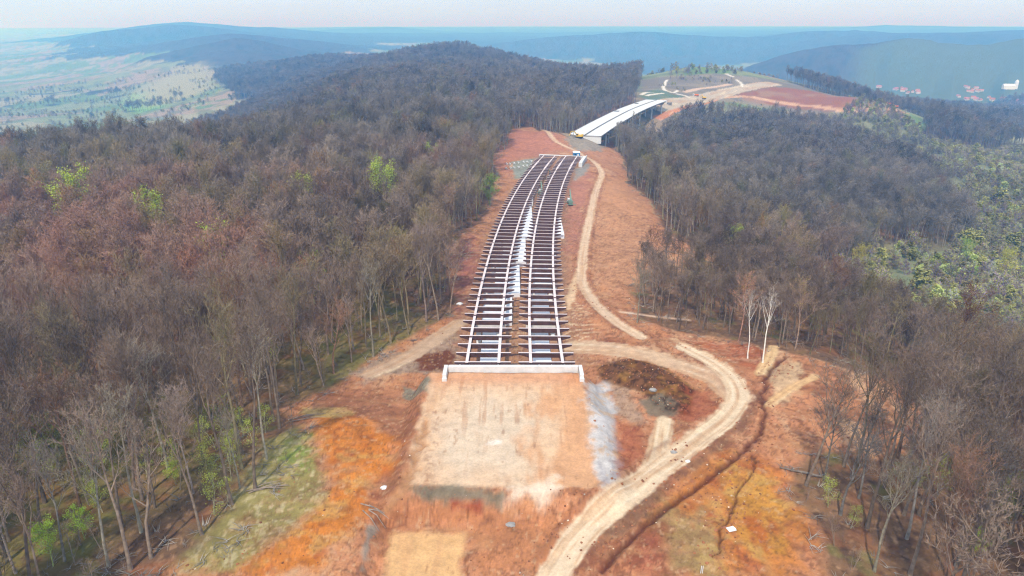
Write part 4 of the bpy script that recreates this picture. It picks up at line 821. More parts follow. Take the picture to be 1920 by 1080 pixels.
# ================================================================ trees
def norm(v): return v / (np.linalg.norm(v) + 1e-9)
def skeleton(rng, H=23., clear=.48, nl=9, spread=.5, lean=.03, wob=.02, sub=6, twigs=6):
    """trunk, limbs, boughs, shoots as point lists with radii"""
    def poly(p, d, ln, n, up, jit):
        pts = [p.copy()]
        for i in range(n):
            d = norm(d + np.array((rng.gauss(0, jit), rng.gauss(0, jit), up))); p = p + d * ln / n; pts.append(p.copy())
        return pts, d
    out = {0: [], 1: [], 2: [], 3: []}
    d0 = norm(np.array((rng.gauss(0, lean), rng.gauss(0, lean), 1.)))
    tr, _ = poly(np.array((0., 0., -.6)), d0, H * .93, 9, .04, wob + .03)
    r0 = H * rng.uniform(.0095, .013)
    out[0].append((tr, [r0 * (1.35 if i == 0 else (1 - i / 9.6) ** .8) for i in range(10)]))
    def at(pts, t):
        q = t * (len(pts) - 1); i = min(int(q), len(pts) - 2); return pts[i] * (1 - (q - i)) + pts[i + 1] * (q - i)
    ph = rng.uniform(0, 6.28)
    for k in range(nl):
        t = clear + (1 - clear) * (k / nl) ** .9 * .97; p = at(tr, t); ph += 2.4 + rng.uniform(-.5, .5)
        an = spread * rng.uniform(.75, 1.25); L1 = H * (.36 - .2 * (k / nl)) * rng.uniform(.85, 1.2)
        d = np.array((math.cos(ph) * math.sin(an), math.sin(ph) * math.sin(an), math.cos(an)))
        l1, _ = poly(p, d, L1, 5, .10, .10); r1 = r0 * .42 * (1 - .5 * k / nl)
        out[1].append((l1, [r1 * (1 - i / 5.6) for i in range(6)]))
        for j in range(sub):
            t2 = .25 + .75 * (j + rng.random()) / sub; p2 = at(l1, t2); a = rng.uniform(0, 6.28); dd = norm(l1[-1] - l1[0])
            s = norm(np.cross(dd, (math.cos(a), math.sin(a), .3))); d2 = norm(dd * .75 + s * rng.uniform(.5, .9))
            L2 = L1 * rng.uniform(.34, .55) * (1.1 - .4 * t2); l2, _ = poly(p2, d2, L2, 3, .12, .12)
            out[2].append((l2, [r1 * .34, r1 * .27, r1 * .2, .012]))
            for q in range(twigs):
                p3 = at(l2, .15 + .85 * (q + rng.random()) / twigs); a = rng.uniform(0, 6.28)
                d3 = norm(norm(l2[-1] - l2[0]) * .7 + np.array((math.cos(a), math.sin(a), rng.uniform(-.1, .9))) * .7)
                out[3].append((p3, d3, L2 * rng.uniform(.3, .6)))
    return out

def ribbon(b, p, d, ln, w, rng, mi):
    s = norm(np.cross(d, np.array((rng.gauss(0, 1), rng.gauss(0, 1), rng.gauss(0, 1))))) * w / 2
    b.quad([p - s, p + s, p + d * ln], mi)
def leaf_quad(b, p, sz, rng, mi):
    a = norm(np.array((rng.gauss(0, 1), rng.gauss(0, 1), rng.gauss(0, .7)))); c = norm(np.cross(a, (rng.gauss(0, 1), rng.gauss(0, 1), 1.)))
    b.quad([p - a * sz * .5, p + c * sz * .32, p + a * sz * .5, p - c * sz * .32], mi)

def tree_meshes(seed, H=23., style='bare', detail=1., tw=.045, lsz=1., **kw):
    rng = random.Random(seed); sk = skeleton(rng, H, **kw)
    T = MB(); Cw = MB()
    for pts, r in sk[0]: T.tube(pts, r, 7 if detail >= 1 else 4, cap=False)
    for pts, r in sk[1]: T.tube(pts, r, 5 if detail >= 1 else 3, cap=False)
    for pts, r in sk[2]:
        if detail >= 1: Cw.tube(pts, r, 3, cap=False, mi=0)
        else:
            for a, c in zip(pts[:-1], pts[1:]): ribbon(Cw, a, norm(c - a), np.linalg.norm(c - a) * 1.3, tw * 1.4, rng, 0)
    nt = 5 if detail >= 1 else 2
    for p, d, ln in sk[3]:
        ribbon(Cw, p, d, ln, tw * 1.15, rng, 0)
        if style != 'leafy':
            for k in range(nt):
                t = rng.uniform(.2, 1); d2 = norm(d + np.array((rng.gauss(0, .55), rng.gauss(0, .55), rng.gauss(.15, .5))))
                ribbon(Cw, p + d * ln * t, d2, ln * rng.uniform(.45, .9), tw, rng, 0)
        if style == 'leafy':
            for k in range(int((6 if lsz == 1 else 11)) if detail >= 1 else 3):
                q = p + d * ln * rng.random() * 1.3 + np.array((rng.gauss(0, .35), rng.gauss(0, .35), rng.gauss(0, .3)))
                leaf_quad(Cw, q, rng.uniform(.28, .5) * lsz * (1 if detail >= 1 else 1.6), rng, 1)
        elif style == 'budding':
            for k in range(3):
                q = p + d * ln * rng.random() * 1.3 + np.array((rng.gauss(0, .3), rng.gauss(0, .3), rng.gauss(0, .3))); leaf_quad(Cw, q, rng.uniform(.1, .2) * (1 if detail >= 1 else 1.8), rng, 1)
    return T, Cw

def kinds(defs, detail, tw):
    out = []
    for sd, H, st, kw in defs: out.append(tree_meshes(sd, H, st, detail, tw, **kw))
    return out
BARE = [(i, H, 'bare', dict(clear=c, nl=nl, spread=sp, lean=ln)) for i, H, c, nl, sp, ln in
        ((11, 23, .50, 10, .50, .03), (12, 25, .55, 9, .42, .05), (13, 21, .42, 11, .60, .04), (14, 24, .58, 8, .5, .08), (15, 22, .38, 11, .66, .05), (16, 26, .6, 9, .4, .03), (17, 20, .48, 9, .55, .10), (18, 24, .5, 11, .48, .04))]
LEAFY = [(31, 15, 'leafy', dict(lsz=.62, clear=.25, nl=10, spread=.75, sub=5, twigs=5)), (32, 11, 'leafy', dict(lsz=.62, clear=.12, nl=10, spread=.85, sub=5, twigs=5))]
BUD = [(41, 21, 'budding', dict(clear=.42, nl=10, spread=.55)), (42, 18, 'budding', dict(clear=.3, nl=10, spread=.7))]

class Kind: pass
def near_kind(defs, bark='bark', leaf='leaf', tw=.05):
    ks = []
    for T, Cw in kinds(defs, 1., tw):
        k = Kind(); a = T.build('trunk', M[bark], smooth=True, link=False); b = Cw.build('crown', [M['twig'], M[leaf]], link=False)
        k.t, k.c = a.data, b.data; bpy.data.objects.remove(a); bpy.data.objects.remove(b); ks.append(k)
    return ks
NK = {'bare': near_kind(BARE), 'leafy': near_kind(LEAFY), 'bud': near_kind(BUD), 'birch': near_kind([(61, 21, 'bare', dict(clear=.45, nl=8, spread=.35, lean=.02, sub=4, twigs=5)), (62, 19, 'bare', dict(clear=.5, nl=7, spread=.38, lean=.16, sub=4, twigs=5))], bark='birch')}

def plant_tree(kind, i, x, y, sc, rz, tint, label, cat='tree', group=None, name='bare_tree', lean=(0, 0)):
    k = NK[kind][i % len(NK[kind])]
    e = bpy.data.objects.new(name, None); COL.objects.link(e); e.location = (x, y, H1(x, y)); e.rotation_euler = (lean[0], lean[1], rz); e.scale = (sc, sc, sc)
    tag(e, label, cat, group)
    for nm, me in (('trunk', k.t), ('crown', k.c)):
        o = bpy.data.objects.new(nm, me); COL.objects.link(o); o.parent = e; o['tint'] = tint
    return e

# candidate stems on a jittered lattice
def lattice(step, r0, r1, seed, dens=1.):
    rs = np.random.RandomState(seed); a = math.tan(R(44))
    g = np.arange(-r1 * .8, r1 * .8, step); h = np.arange(30, r1, step)
    X, Yy = np.meshgrid(g, h); x = X.ravel() + rs.uniform(-.46, .46, X.size) * step; y = Yy.ravel() + rs.uniform(-.46, .46, X.size) * step
    r = np.hypot(x, y); k = (r > r0) & (r <= r1) & (np.abs(x) < y * np.where(r < 640, .98, .82) + 30) & (rs.rand(x.size) < dens); x, y = x[k], y[k]
    fm = forest_mask(x, y); k = rs.rand(len(x)) < fm
    return x[k], y[k], rs
def project(x, y, z):
    d = y * math.cos(R(20.7)) + (70.6 - z) * math.sin(R(20.7)); dn = (70.6 - z) * math.cos(R(20.7)) - y * math.sin(R(20.7))
    return 960 + 1297 * x / d, 540 + 1297 * dn / d, d

PINK = lambda x, y: sstep(-.22, .35, fbm(x / 45, y / 60, 101, 3)) * np.where(x < 30, 1, .55) * sstep(125, 180, np.hypot(x, y)) * (1 - sstep(270, 400, np.hypot(x, y)))
def tints(x, y, rs):
    n = len(x); g = fbm(x / 38, y / 38, 102, 3)
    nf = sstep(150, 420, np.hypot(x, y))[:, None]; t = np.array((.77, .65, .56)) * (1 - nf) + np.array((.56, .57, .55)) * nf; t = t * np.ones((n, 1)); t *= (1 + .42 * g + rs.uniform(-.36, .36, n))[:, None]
    p = (PINK(x, y) * rs.uniform(.3, 1.1, n))[:, None]; t = t * (1 - p) + p * np.array((1.16, .76, .62))
    ol = sstep(.0, .4, fbm(x / 30, y / 40, 104, 3)) * (np.hypot(x, y) > 140) * (np.hypot(x, y) < 420); ol = (ol * rs.uniform(0, .9, n))[:, None] * (1 - .7 * p); t = t * (1 - ol) + ol * np.array((.86, .78, .44))
    q = (rs.rand(n) < .10)[:, None] & (p < .9); t = np.where(q, t * np.array((.95, 1.05, .78)), t)
    q = (rs.rand(n) < .04)[:, None]; t = np.where(q, t * np.array((1.15, .88, .74)), t)
    return t

xs, ys, rs = lattice(5.6, 35, 640, 5)
tn = tints(xs, ys, rs); sc = rs.uniform(.76, 1.14, len(xs)); sc *= np.where((xs > 26) & (ys > 145) & (ys < 275), .74, 1) * np.where((xs > 0) & (ys > 275), .9, 1) * np.where(ys < 140, 1.1, 1); rot = rs.uniform(0, 6.28, len(xs)); kd = rs.randint(0, 8, len(xs))
tn *= np.where((xs > 25) & (ys < 260), .68, np.where((xs < 0) & (ys < 260), .86, 1.))[:, None]
gz = height(xs, ys); px, py, dep = project(xs, ys, gz + 8)
edge = np.minimum(np.abs(poly_sd(CLEAR, xs, ys)), 99)
# thinner stand on the open ground at the lower corners
thin = ((xs < 0) & (ys < 118) & (poly_sd(CLEAR, xs, ys) < 14) & (rs.rand(len(xs)) < .42)) | ((ys < 95) & (rs.rand(len(xs)) < .15)) | ((xs > 36) & (xs < 74) & (ys > 72) & (ys < 122) & (rs.rand(len(xs)) < .14)) | ((xs > 30) & (ys < 165) & (poly_sd(CLEAR, xs, ys) < 10) & (rs.rand(len(xs)) < .3))
HERO = [] 
for h in S_HERO: HERO.append(h)
hx = np.array([h[1] for h in HERO]); hy = np.array([h[2] for h in HERO])
tooclose = np.array([((hx - a) ** 2 + (hy - b) ** 2).min() < 9 for a, b in zip(xs, ys)])
okk = ~thin & ~tooclose
vis = okk & (px > -40) & (px < 1960) & (py < 1130) & (dep > 60)
order = np.argsort(np.where(vis, dep, 1e9))
NIND = 300 - len(HERO)
ind = order[:NIND]; rest = np.ones(len(xs), bool); rest[ind] = False; rest &= okk
print('stems', len(xs), 'individual to depth', dep[ind].max())
for h in HERO:
    kind, x, y, scl, kk, tint, lab, nm, cat, short = h
    plant_tree(kind, kk, x, y, scl, (x * 7.7) % 6.28, tint, lab, cat, None, nm)
ANCH = [(h[1], h[2], h[9]) for h in HERO]
NUM = 'first second third fourth fifth sixth seventh eighth ninth tenth eleventh twelfth thirteenth fourteenth fifteenth sixteenth seventeenth eighteenth nineteenth twentieth twenty-first twenty-second twenty-third twenty-fourth twenty-fifth twenty-sixth twenty-seventh twenty-eighth twenty-ninth thirtieth'.split()
hp = project(hx, hy, height(hx, hy))
seen = {}
def own_label(i):
    k = int(np.argmin((hx - xs[i]) ** 2 + (hy - ys[i]) ** 2)); dx = px[i] - hp[0][k]; dd = dep[i] - hp[2][k]; mx = abs(xs[i] - hx[k])
    di = ('behind' if dd > 0 else 'in front of') if abs(dd) > mx else ('right of' if dx > 0 else 'left of')
    t = tn[i]; lk = 'russet' if t[0] > t[2] * 1.22 else 'pale grey' if t[0] > .98 else 'dark' if t[0] < .72 else 'grey'
    sz = 'tall' if sc[i] > 1.03 else 'short' if sc[i] < .86 else 'bare'
    key = (lk, sz, di, k); c = seen.get(key, 0); seen[key] = c + 1
    return '%s%s %s tree %s the %s' % ('' if c == 0 else NUM[min(c, 29)] + ' ', sz, lk, di, ANCH[k][2])
def zone(i):
    x, y = xs[i], ys[i]; warm = tn[i][0] > tn[i][2] * 1.25
    lk = 'russet-twigged bare tree' if warm else 'grey bare tree'
    if x < 0:
        if y < 112: z = 'with a tall thin trunk in the open wood of the lower left corner'
        elif x > -62: z = 'standing in the left wood close to the orange clearing'
        else: z = 'in the dense left wood, in front of the reddish crowns'
    else:
        if y < 112: z = 'in the leafless wood of the lower right corner'
        elif x < 62: z = 'in the row behind the bend of the tan haul road'
        else: z = 'in the thick wood right of the orange slope'
    return lk + ' ' + z, ('russet ' if warm else 'grey ') + 'trees ' + z
for i in ind:
    lab, grp = zone(i); lab = own_label(i)
    plant_tree('bare', int(kd[i]), float(xs[i]), float(ys[i]), float(sc[i]), float(rot[i]), [float(v) for v in tn[i]], lab, 'tree', grp)

# ---- everything farther off: one wood, instanced on a point cloud
def source_collection(name, meshes):
    c = bpy.data.collections.new(name)
    for i, (nm, mb, mats) in enumerate(meshes):
        o = mb.build('%s_%02d' % (nm, i), mats, link=False); c.objects.link(o)
    return c
def merge(T, Cw):
    b = MB(); b.v = T.v + Cw.v; n = len(T.v)
    b.f = T.f + [tuple(i + n for i in f) for f in Cw.f]; b.m = [0] * len(T.f) + [1 + k for k in Cw.m]; return b
def scatter(name, x, y, z, scl, rot, idx, tint, coll):
    me = bpy.data.meshes.new(name); n = len(x); me.vertices.add(n)
    me.vertices.foreach_set('co', np.stack([x, y, z], 1).astype(np.float32).ravel())
    a = me.attributes.new('size', 'FLOAT_VECTOR', 'POINT'); a.data.foreach_set('vector', np.asarray(scl, np.float32).ravel())
    a = me.attributes.new('turn', 'FLOAT_VECTOR', 'POINT'); a.data.foreach_set('vector', np.stack([np.random.RandomState(1).normal(0, .04, n), np.random.RandomState(2).normal(0, .04, n), rot], 1).astype(np.float32).ravel())
    a = me.attributes.new('pick', 'INT', 'POINT'); a.data.foreach_set('value', np.asarray(idx, np.int32))
    a = me.attributes.new('tint', 'FLOAT_VECTOR', 'POINT'); a.data.foreach_set('vector', np.asarray(tint, np.float32).ravel())
    me.update(); o = bpy.data.objects.new(name, me); COL.objects.link(o); tag(o, kind='stuff')
    g = bpy.data.node_groups.new(name + '_nodes', 'GeometryNodeTree')
    g.interface.new_socket('Geometry', in_out='INPUT', socket_type='NodeSocketGeometry'); g.interface.new_socket('Geometry', in_out='OUTPUT', socket_type='NodeSocketGeometry')
    N = g.nodes; L = g.links; gi = N.new('NodeGroupInput'); go = N.new('NodeGroupOutput'); ip = N.new('GeometryNodeInstanceOnPoints'); ci = N.new('GeometryNodeCollectionInfo')
    ci.inputs['Collection'].default_value = coll; ci.inputs['Separate Children'].default_value = True; ci.inputs['Reset Children'].default_value = True
    def na(nm, ty):
        q = N.new('GeometryNodeInputNamedAttribute'); q.data_type = ty; q.inputs['Name'].default_value = nm; return q.outputs['Attribute']
    L.new(gi.outputs[0], ip.inputs['Points']); L.new(ci.outputs[0], ip.inputs['Instance']); ip.inputs['Pick Instance'].default_value = True
    L.new(na('pick', 'INT'), ip.inputs['Instance Index']); L.new(na('turn', 'FLOAT_VECTOR'), ip.inputs['Rotation']); L.new(na('size', 'FLOAT_VECTOR'), ip.inputs['Scale'])
    L.new(ip.outputs[0], go.inputs[0]); md = o.modifiers.new('scatter', 'NODES'); md.node_group = g
    return o

bl = [M['bark'], M['twig'], M['leaf']]
MID = source_collection('wood_trees', [('bare_tree', merge(*m), bl) for m in kinds(BARE, 1., .085)] + [('budding_tree', merge(*m), bl) for m in kinds(BUD, 1., .08)])
k = np.where(rest)[0]
md = dep[k] < 1e9
pk = np.where(rs.rand(len(k)) < .05, 8 + rs.randint(0, 2, len(k)), kd[k])
s3 = np.stack([sc[k] * 1.08, sc[k] * 1.08, sc[k]], 1)
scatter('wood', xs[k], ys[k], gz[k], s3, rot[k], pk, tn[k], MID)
print('mid', len(k))
FARD = [(s_, H, st, dict(kw, sub=5, twigs=4)) for s_, H, st, kw in BARE[:6]]
FAR = source_collection('far_trees', [('bare_tree', merge(*m), bl) for m in kinds(FARD, .5, .22)])
fx, fy, rs2 = lattice(6.6, 640, 1500, 6)
gx, gy, _ = lattice(9.5, 1500, 2700, 7); fx = np.concatenate([fx, gx]); fy = np.concatenate([fy, gy])
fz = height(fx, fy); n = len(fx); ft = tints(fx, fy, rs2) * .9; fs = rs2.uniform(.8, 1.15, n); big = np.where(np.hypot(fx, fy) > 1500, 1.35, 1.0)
scatter('far_wood', fx, fy, fz, np.stack([fs * big, fs * big, fs * np.where(big > 1, 1.05, 1)], 1), rs2.uniform(0, 6.28, n), rs2.randint(0, 6, n), ft, FAR)
print('far', n)

# scrub on the open slopes: low bushes, some in blossom
SH = source_collection('scrub_bushes', [('bush', merge(*tree_meshes(70 + i, 6.5 if i < 4 else 8, 'leafy' if i < 2 else 'budding', .5, .12, clear=.06, nl=9, spread=.9, sub=6, twigs=4)), bl) for i in range(6)])
def scrub(step, r0, r1, seed, test, dens):
    rs = np.random.RandomState(seed); g = np.arange(-r1 * .8, r1 * .8, step); h = np.arange(200, r1, step); X, Yy = np.meshgrid(g, h)
    x = X.ravel() + rs.uniform(-.5, .5, X.size) * step; y = Yy.ravel() + rs.uniform(-.5, .5, X.size) * step; r = np.hypot(x, y)
    k = (r > r0) & (r < r1) & (np.abs(x) < y * .8 + 20) & (rs.rand(x.size) < dens); x, y = x[k], y[k]; k = test(x, y, rs); return x[k], y[k], rs
def in_scrub(x, y, rs):
    cl_ = fbm(x / 22, y / 22, 111, 3); return (poly_sd(S_SCRUB1, x, y) < 22) & (forest_mask(x, y) < .5) & (cl_ > -.28)
ax, ay, rsa = scrub(4.6, 250, 1200, 12, in_scrub, .95)
def in_open(x, y, rs):
    cl_ = fbm(x / 70, y / 70, 112, 4); return (forest_mask(x, y) < .5) & (poly_sd(CLEAR, x, y) > 20) & (poly_sd(S_BROWNFIELD, x, y) > 6) & (poly_sd(S_SCRUB1, x, y) > 20) & (poly_sd(S_OPENHILL, x, y) > 4) & ((poly_sd(S_GAP, x, y) > 0) | (cl_ > .4)) & (cl_ > .05) & (x > 0)
bx, by, rsb = scrub(11, 600, 2600, 13, in_open, .8)
def in_left(x, y, rs):
    cl_ = fbm(x / 60, y / 60, 113, 4); return (forest_mask(x, y) < .5) & (x < -100) & (cl_ > .12)
cx, cy, rsc = scrub(13, 600, 3200, 14, in_left, .5)
def in_hill(x, y, rs):
    cl_ = fbm(x / 40, y / 40, 114, 3); return (poly_sd(S_OPENHILL, x, y) < -3) & (poly_sd(S_BROWNFIELD, x, y) > 3) & (cl_ > .30) & (poly_sd(S_WATER, x, y) > 6) & (poly_sd(S_MEAD, x, y) > 8)
ex, ey, rse = scrub(6, 600, 1500, 15, in_hill, .45)
d_, _, _ = line_st(LINES['motorway'][0], ex, ey); kk = d_ > 24; ex, ey = ex[kk], ey[kk]
x = np.concatenate([ax, bx, cx, ex]); y = np.concatenate([ay, by, cy, ey]); n = len(x); z = height(x, y)
t = np.tile(np.array((.86, .76, 1.25)), (n, 1)) * rsa.uniform(.7, 1.25, n)[:, None]
u = rsa.rand(n); fl = fbm(x / 50, y / 50, 115, 3)
t[(u < .08) & (np.arange(n) < len(ax))] = (1.2, 1.25, 2.2); t[(u > .12) & (u < .17)] = (.72, .74, 1.0); t[(u > .22) & (u < .6)] = (.62, .47, 1.15)
s = rsa.uniform(.55, 1.25, n); s[len(ax):] *= 1.2; s[-len(ex):] *= .5; s[u > .93] *= 1.7
sb = fbm(x / 45, y / 60, 116, 3); t = t * (1 + .35 * sb)[:, None]
scatter('scrub', x, y, z, np.stack([s * 1.15, s * 1.15, s], 1), rsa.uniform(0, 6.28, n), rsa.randint(0, 6, n), t, SH)
print('scrub', n)

# green undergrowth in the lower left wood
ux, uy, rsu = lattice(4.2, 40, 260, 21, .8)
g = fbm(ux / 22, uy / 22, 120, 3); kk = (((ux < -25) & (uy < 135) & (g > -.05)) | ((ux > 40) & (uy < 130) & (g > .25)) | ((g > .42) & (uy > 135))) & (poly_sd(CLEAR, ux, uy) > 5)
ux, uy = ux[kk], uy[kk]; n = len(ux); t = np.tile(np.array((.95, .98, .75)), (n, 1)) * rsu.uniform(.6, 1.3, n)[:, None]; t[ux > 0] *= .7
US = source_collection('undergrowth_shrubs', [('shrub', merge(*tree_meshes(90 + i, 8.5, 'leafy', 1., .03, lsz=.42, clear=.12, nl=6, spread=.7, sub=4, twigs=4)), bl) for i in range(3)])
s = rsu.uniform(.5, 1.15, n); scatter('undergrowth', ux, uy, height(ux, uy), np.stack([s, s, s], 1), rsu.uniform(0, 6.28, n), rsu.randint(0, 3, n), t, US)
print('under', n)

# bare saplings and twiggy bushes on the wood floor
vx, vy, rsv = lattice(3.3, 40, 240, 31, .75)
gsp = fbm(vx / 12, vy / 12, 130, 3); kk = gsp > -.1; vx, vy = vx[kk], vy[kk]; n = len(vx)
SP = source_collection('saplings', [('sapling', merge(*tree_meshes(130 + i, 6.5 if i < 2 else 3.2, 'bare', 1., .028, clear=.2 if i < 2 else .03, nl=6, spread=.45 if i < 2 else .9, sub=4, twigs=3)), bl) for i in range(4)])
s = rsv.uniform(.5, 1.3, n); t = np.array((.7, .6, .52)) * rsv.uniform(.5, 1.2, n)[:, None]
scatter('saplings', vx, vy, height(vx, vy), np.stack([s, s, s], 1), rsv.uniform(0, 6.28, n), rsv.randint(0, 4, n), t, SP)
print('saplings', n)

# ================================================================ village in the right-hand valley
def house(x, y, w, l, h, rz, wall, label, name='house', tower=False):
    r = empty(name, (x, y, H1(x, y)), rz, label=label, cat='church' if tower else 'house', group=None if tower else 'village houses in the valley')
    b = MB(); b.box((0, 0, h / 2 - 1), (w, l, h + 2)); b.build('wall', M[wall], r)
    b = MB(); e = .4
    v = [(-w / 2 - e, -l / 2 - e, h), (w / 2 + e, -l / 2 - e, h), (w / 2 + e, l / 2 + e, h), (-w / 2 - e, l / 2 + e, h), (0, -l / 2 - e, h + w * .42), (0, l / 2 + e, h + w * .42)]
    b.v = v; b.f = [(0, 1, 4), (1, 2, 5, 4), (2, 3, 5), (3, 0, 4, 5), (3, 2, 1, 0)]; b.m = [0] * 5; b.build('roof', M['roof'] if not tower else M['white'], r)
    for s in (-1, 1):
        b = MB(); b.box((s * w * .22, -l / 2 - .03, h * .5), (1.2, .08, 1.5)); b.build('window', M['glass'], r)
    if tower:
        b = MB(); b.box((-w * .2, -l / 2 - 4, 11), (8, 8, 24)); t_ = b.build('tower', M['white'], r)
        b = MB(); b.box((-w * .2, -l / 2 - 4, 26), (8.6, 8.6, 6), taper=.15); b.build('spire', M['white'], t_)
hseen = {}
def hlabel(i, r_, side):
    c = hseen.get(side, 0); hseen[side] = c + 1
    return '%s from left of the red-roofed houses %s' % (NUM[c], side)
for i, (x, y, side) in enumerate(sorted(S_HOUSES, key=lambda h: (h[2], h[0] / h[1]))):
    rr_ = random.Random(i); house(x, y, rr_.uniform(7, 11), rr_.uniform(10, 16), rr_.uniform(3, 5), rr_.uniform(0, 3.1), 'plaster', hlabel(i, rr_, side))
x, y = S_CHURCH; house(x, y, 15, 34, 9, 1.45, 'white', 'large white church building with a tower standing above the village', 'church', True)

# ================================================================ odds and ends on the cleared ground
P_ = S_POINTS
x, y = P_['board']; z = H1(x, y); m = MB(); m.box((x, y, z + .12), (1.3, 1.0, .1), .3); m.box((x + .2, y + .1, z + .22), (.8, .7, .08), .5)
m.build('white_board', M['white'], label='small white board lying on the orange slope at lower right', cat='board')
x, y = P_['post']; z = H1(x, y)
r = empty('marker_post', (x, y, z), label='pair of thin white marker stakes on the slope at the bottom edge', cat='marker post')
for k in (-.12, .12): m = MB(); m.box((k, 0, .6), (.08, .08, 1.4)); m.build('stake', M['white'], r)
x, y = P_['log']; z = H1(x, y); rng = random.Random(3); b = MB(); pts = [(x - 3.2 + i * 1.0, y + 1.5 - i * .33 + rng.uniform(-.1, .1), H1(x - 3.2 + i, y + 1.5 - i * .33) + .28) for i in range(8)]
b.tube(pts, [.1, .15, .18, .2, .22, .23, .24, .22], 7); 
for i in (2, 3, 5): b.tube([pts[i], (pts[i][0] + .5, pts[i][1] + .8, pts[i][2] + .5)], [.07, .02], 5)
b.build('fallen_trunk', M['bark'], smooth=True, label='dark fallen tree trunk lying across the edge of the right slope', cat='fallen tree')['tint'] = [.5, .45, .42]
for i, (x, y, s_, lb) in enumerate(S_ROCKS): boulder(x, y, s_, M['deckconc'] if 'white' in lb else M['darkconc'], lb)
# brush: fallen poles along the wood's edge
for i, (x, y, a, ln, lb) in enumerate(S_POLES):
    rng = random.Random(i + 50); b = MB()
    for k in range(5):
        a2 = a + rng.uniform(-.35, .35); q = rng.uniform(.6, 1) * ln; x0, y0 = x + rng.uniform(-1.5, 1.5), y + rng.uniform(-1, 1); x1, y1 = x0 + math.cos(a2) * q, y0 + math.sin(a2) * q
        b.tube([(x0, y0, H1(x0, y0) + .15), ((x0 + x1) / 2, (y0 + y1) / 2, H1((x0 + x1) / 2, (y0 + y1) / 2) + .3 + rng.random() * .3), (x1, y1, H1(x1, y1) + .3)], [.12, .09, .04], 5)
    o = b.build('brush_pile', M['bark'], label=lb, cat='brush pile', group='piles of cut poles'); o['tint'] = [.7, .62, .58]

# clods, stones and broken bark strewn over the cleared ground
def clod_meshes():
    out = []
    for i, mk in enumerate(('clod', 'clod', 'pale_stone')):
        rng = random.Random(300 + i); b = MB(); n = 6
        for a in range(4):
            ph = math.pi * a / 3
            for k in range(n):
                th = 2 * math.pi * k / n; rr = (1 + rng.uniform(-.3, .3)) * math.sin(ph); b.v.append((rr * math.cos(th), rr * math.sin(th) * .8, .6 * math.cos(ph) + .1))
        for a in range(3):
            for k in range(n): b.f.append((a * n + k, a * n + (k + 1) % n, (a + 1) * n + (k + 1) % n, (a + 1) * n + k)); b.m.append(0)
        out.append((mk, b, [M['earthclod'] if mk == 'clod' else M['stone']]))
    for i in range(2):
        rng = random.Random(320 + i); b = MB()
        for k in range(7):
            a = rng.uniform(0, 6.28); p = np.array((rng.uniform(-1, 1), rng.uniform(-1, 1), .1)); d = np.array((math.cos(a), math.sin(a), rng.uniform(.0, .5))) * rng.uniform(1, 3)
            b.tube([p, p + d * .5 + np.array((0, 0, .15)), p + d], [.09, .06, .02], 3, cap=False)
        out.append(('dead_branches', b, [M['bark']]))
    return out
M['earthclod'] = mat('earth_clods', s2l((150, 96, 64)), .95, noise=.2, tint='tint')
M['stone'] = mat('limestone_bits', s2l((205, 188, 168)), .9, noise=.15, tint='tint')
CL = source_collection('clods', clod_meshes())
rc_ = np.random.RandomState(77); n0 = 60000
cx_ = rc_.uniform(-75, 95, n0); cy_ = 62 + 420 * rc_.rand(n0) ** 1.7
sdc = poly_sd(CLEAR, cx_, cy_)
w_ = np.zeros(n0)
for k_ in ('main', 'valley', 'branch', 'fan'):
    d_, o_, s_ = line_st(LINES[k_][0], cx_, cy_); hw = LINES[k_][1] * .5
    w_ = np.maximum(w_, np.exp(-((d_ - hw - 1.2) / 1.0) ** 2) * .9); w_ = np.where(d_ < hw - .2, -9, w_)
for L__ in (DITCH, CRACK, DLEFT):
    d_, o_, s_ = line_st(L__, cx_, cy_); w_ = np.where(w_ > -1, np.maximum(w_, np.exp(-((d_ - 1.6) / 1.3) ** 2) * .8), w_)
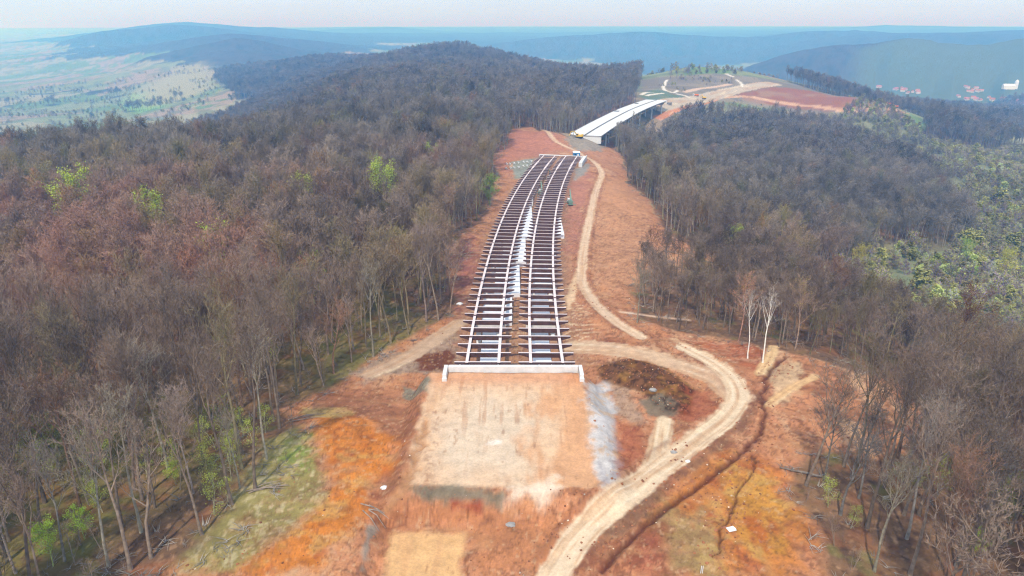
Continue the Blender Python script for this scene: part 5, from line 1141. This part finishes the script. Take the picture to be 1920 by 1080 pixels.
pl_ = poly_sd(PLAT_A, cx_, cy_); w_ = np.where(pl_ < .3, -9, w_); pl_ = poly_sd(PLAT_B, cx_, cy_); w_ = np.where(pl_ < .3, -9, w_)
w_ = np.where((w_ > -1) & (poly_sd(S_COLS['scrub_pile'][0], cx_, cy_) < 0), 1.0, w_)
cl1 = fbm(cx_ / 7, cy_ / 7, 160, 3); w_ = np.where(w_ > -1, w_ + np.clip(cl1 - .15, 0, 1) * .8 + .03, w_)
w_ = np.where(sdc > 0, np.where((sdc < 14) & (w_ > -1), .10, -9), np.where((sdc > -2.5) & (w_ > -1), w_ + .3, w_))
k = rc_.rand(n0) < w_ * .55; cx_, cy_, sdc = cx_[k], cy_[k], sdc[k]; n = len(cx_)
pk = np.where((rc_.rand(n) < .12) & (sdc < -2), 4, rc_.randint(0, 2, n)); pk = np.where((sdc > -3) & (rc_.rand(n) < .4), 2 + rc_.randint(0, 2, n), pk)
s = np.minimum(rc_.gamma(2., .06, n) + .06, .34); s = np.where(sdc > 0, s * .5, s); s = np.where(pk == 4, s * .6, s); br_ = (pk == 2) | (pk == 3); s = np.where(br_, rc_.uniform(.4, .9, n), s)
t = np.tile(np.array((1., 1., 1.)), (n, 1)) * rc_.uniform(.55, 1.25, n)[:, None]; t[br_] *= .7
scatter('rubble', cx_, cy_, height(cx_, cy_) + .02, np.stack([s, s, s * .8], 1), rc_.uniform(0, 6.28, n), pk, t, CL)
print('rubble', n)
# ================================================================ the air
def build_haze():
    b = MB(); b.box((0, 20000, -10), (100000, 62000, 480))
    m = bpy.data.materials.new('pale_air'); m.use_nodes = True; nt = m.node_tree; nt.nodes.clear()
    o = nt.nodes.new('ShaderNodeOutputMaterial'); v = nt.nodes.new('ShaderNodeVolumePrincipled')
    v.inputs['Color'].default_value = (.11, .46, 1.0, 1); v.inputs['Density'].default_value = 3.0e-4; v.inputs['Absorption Color'].default_value = (1, 1, 1, 1); v.inputs['Anisotropy'].default_value = .25
    nt.links.new(v.outputs[0], o.inputs['Volume'])
    m.cycles.volume_sampling = 'DISTANCE'
    b.build('haze', m, kind='stuff')
build_haze()
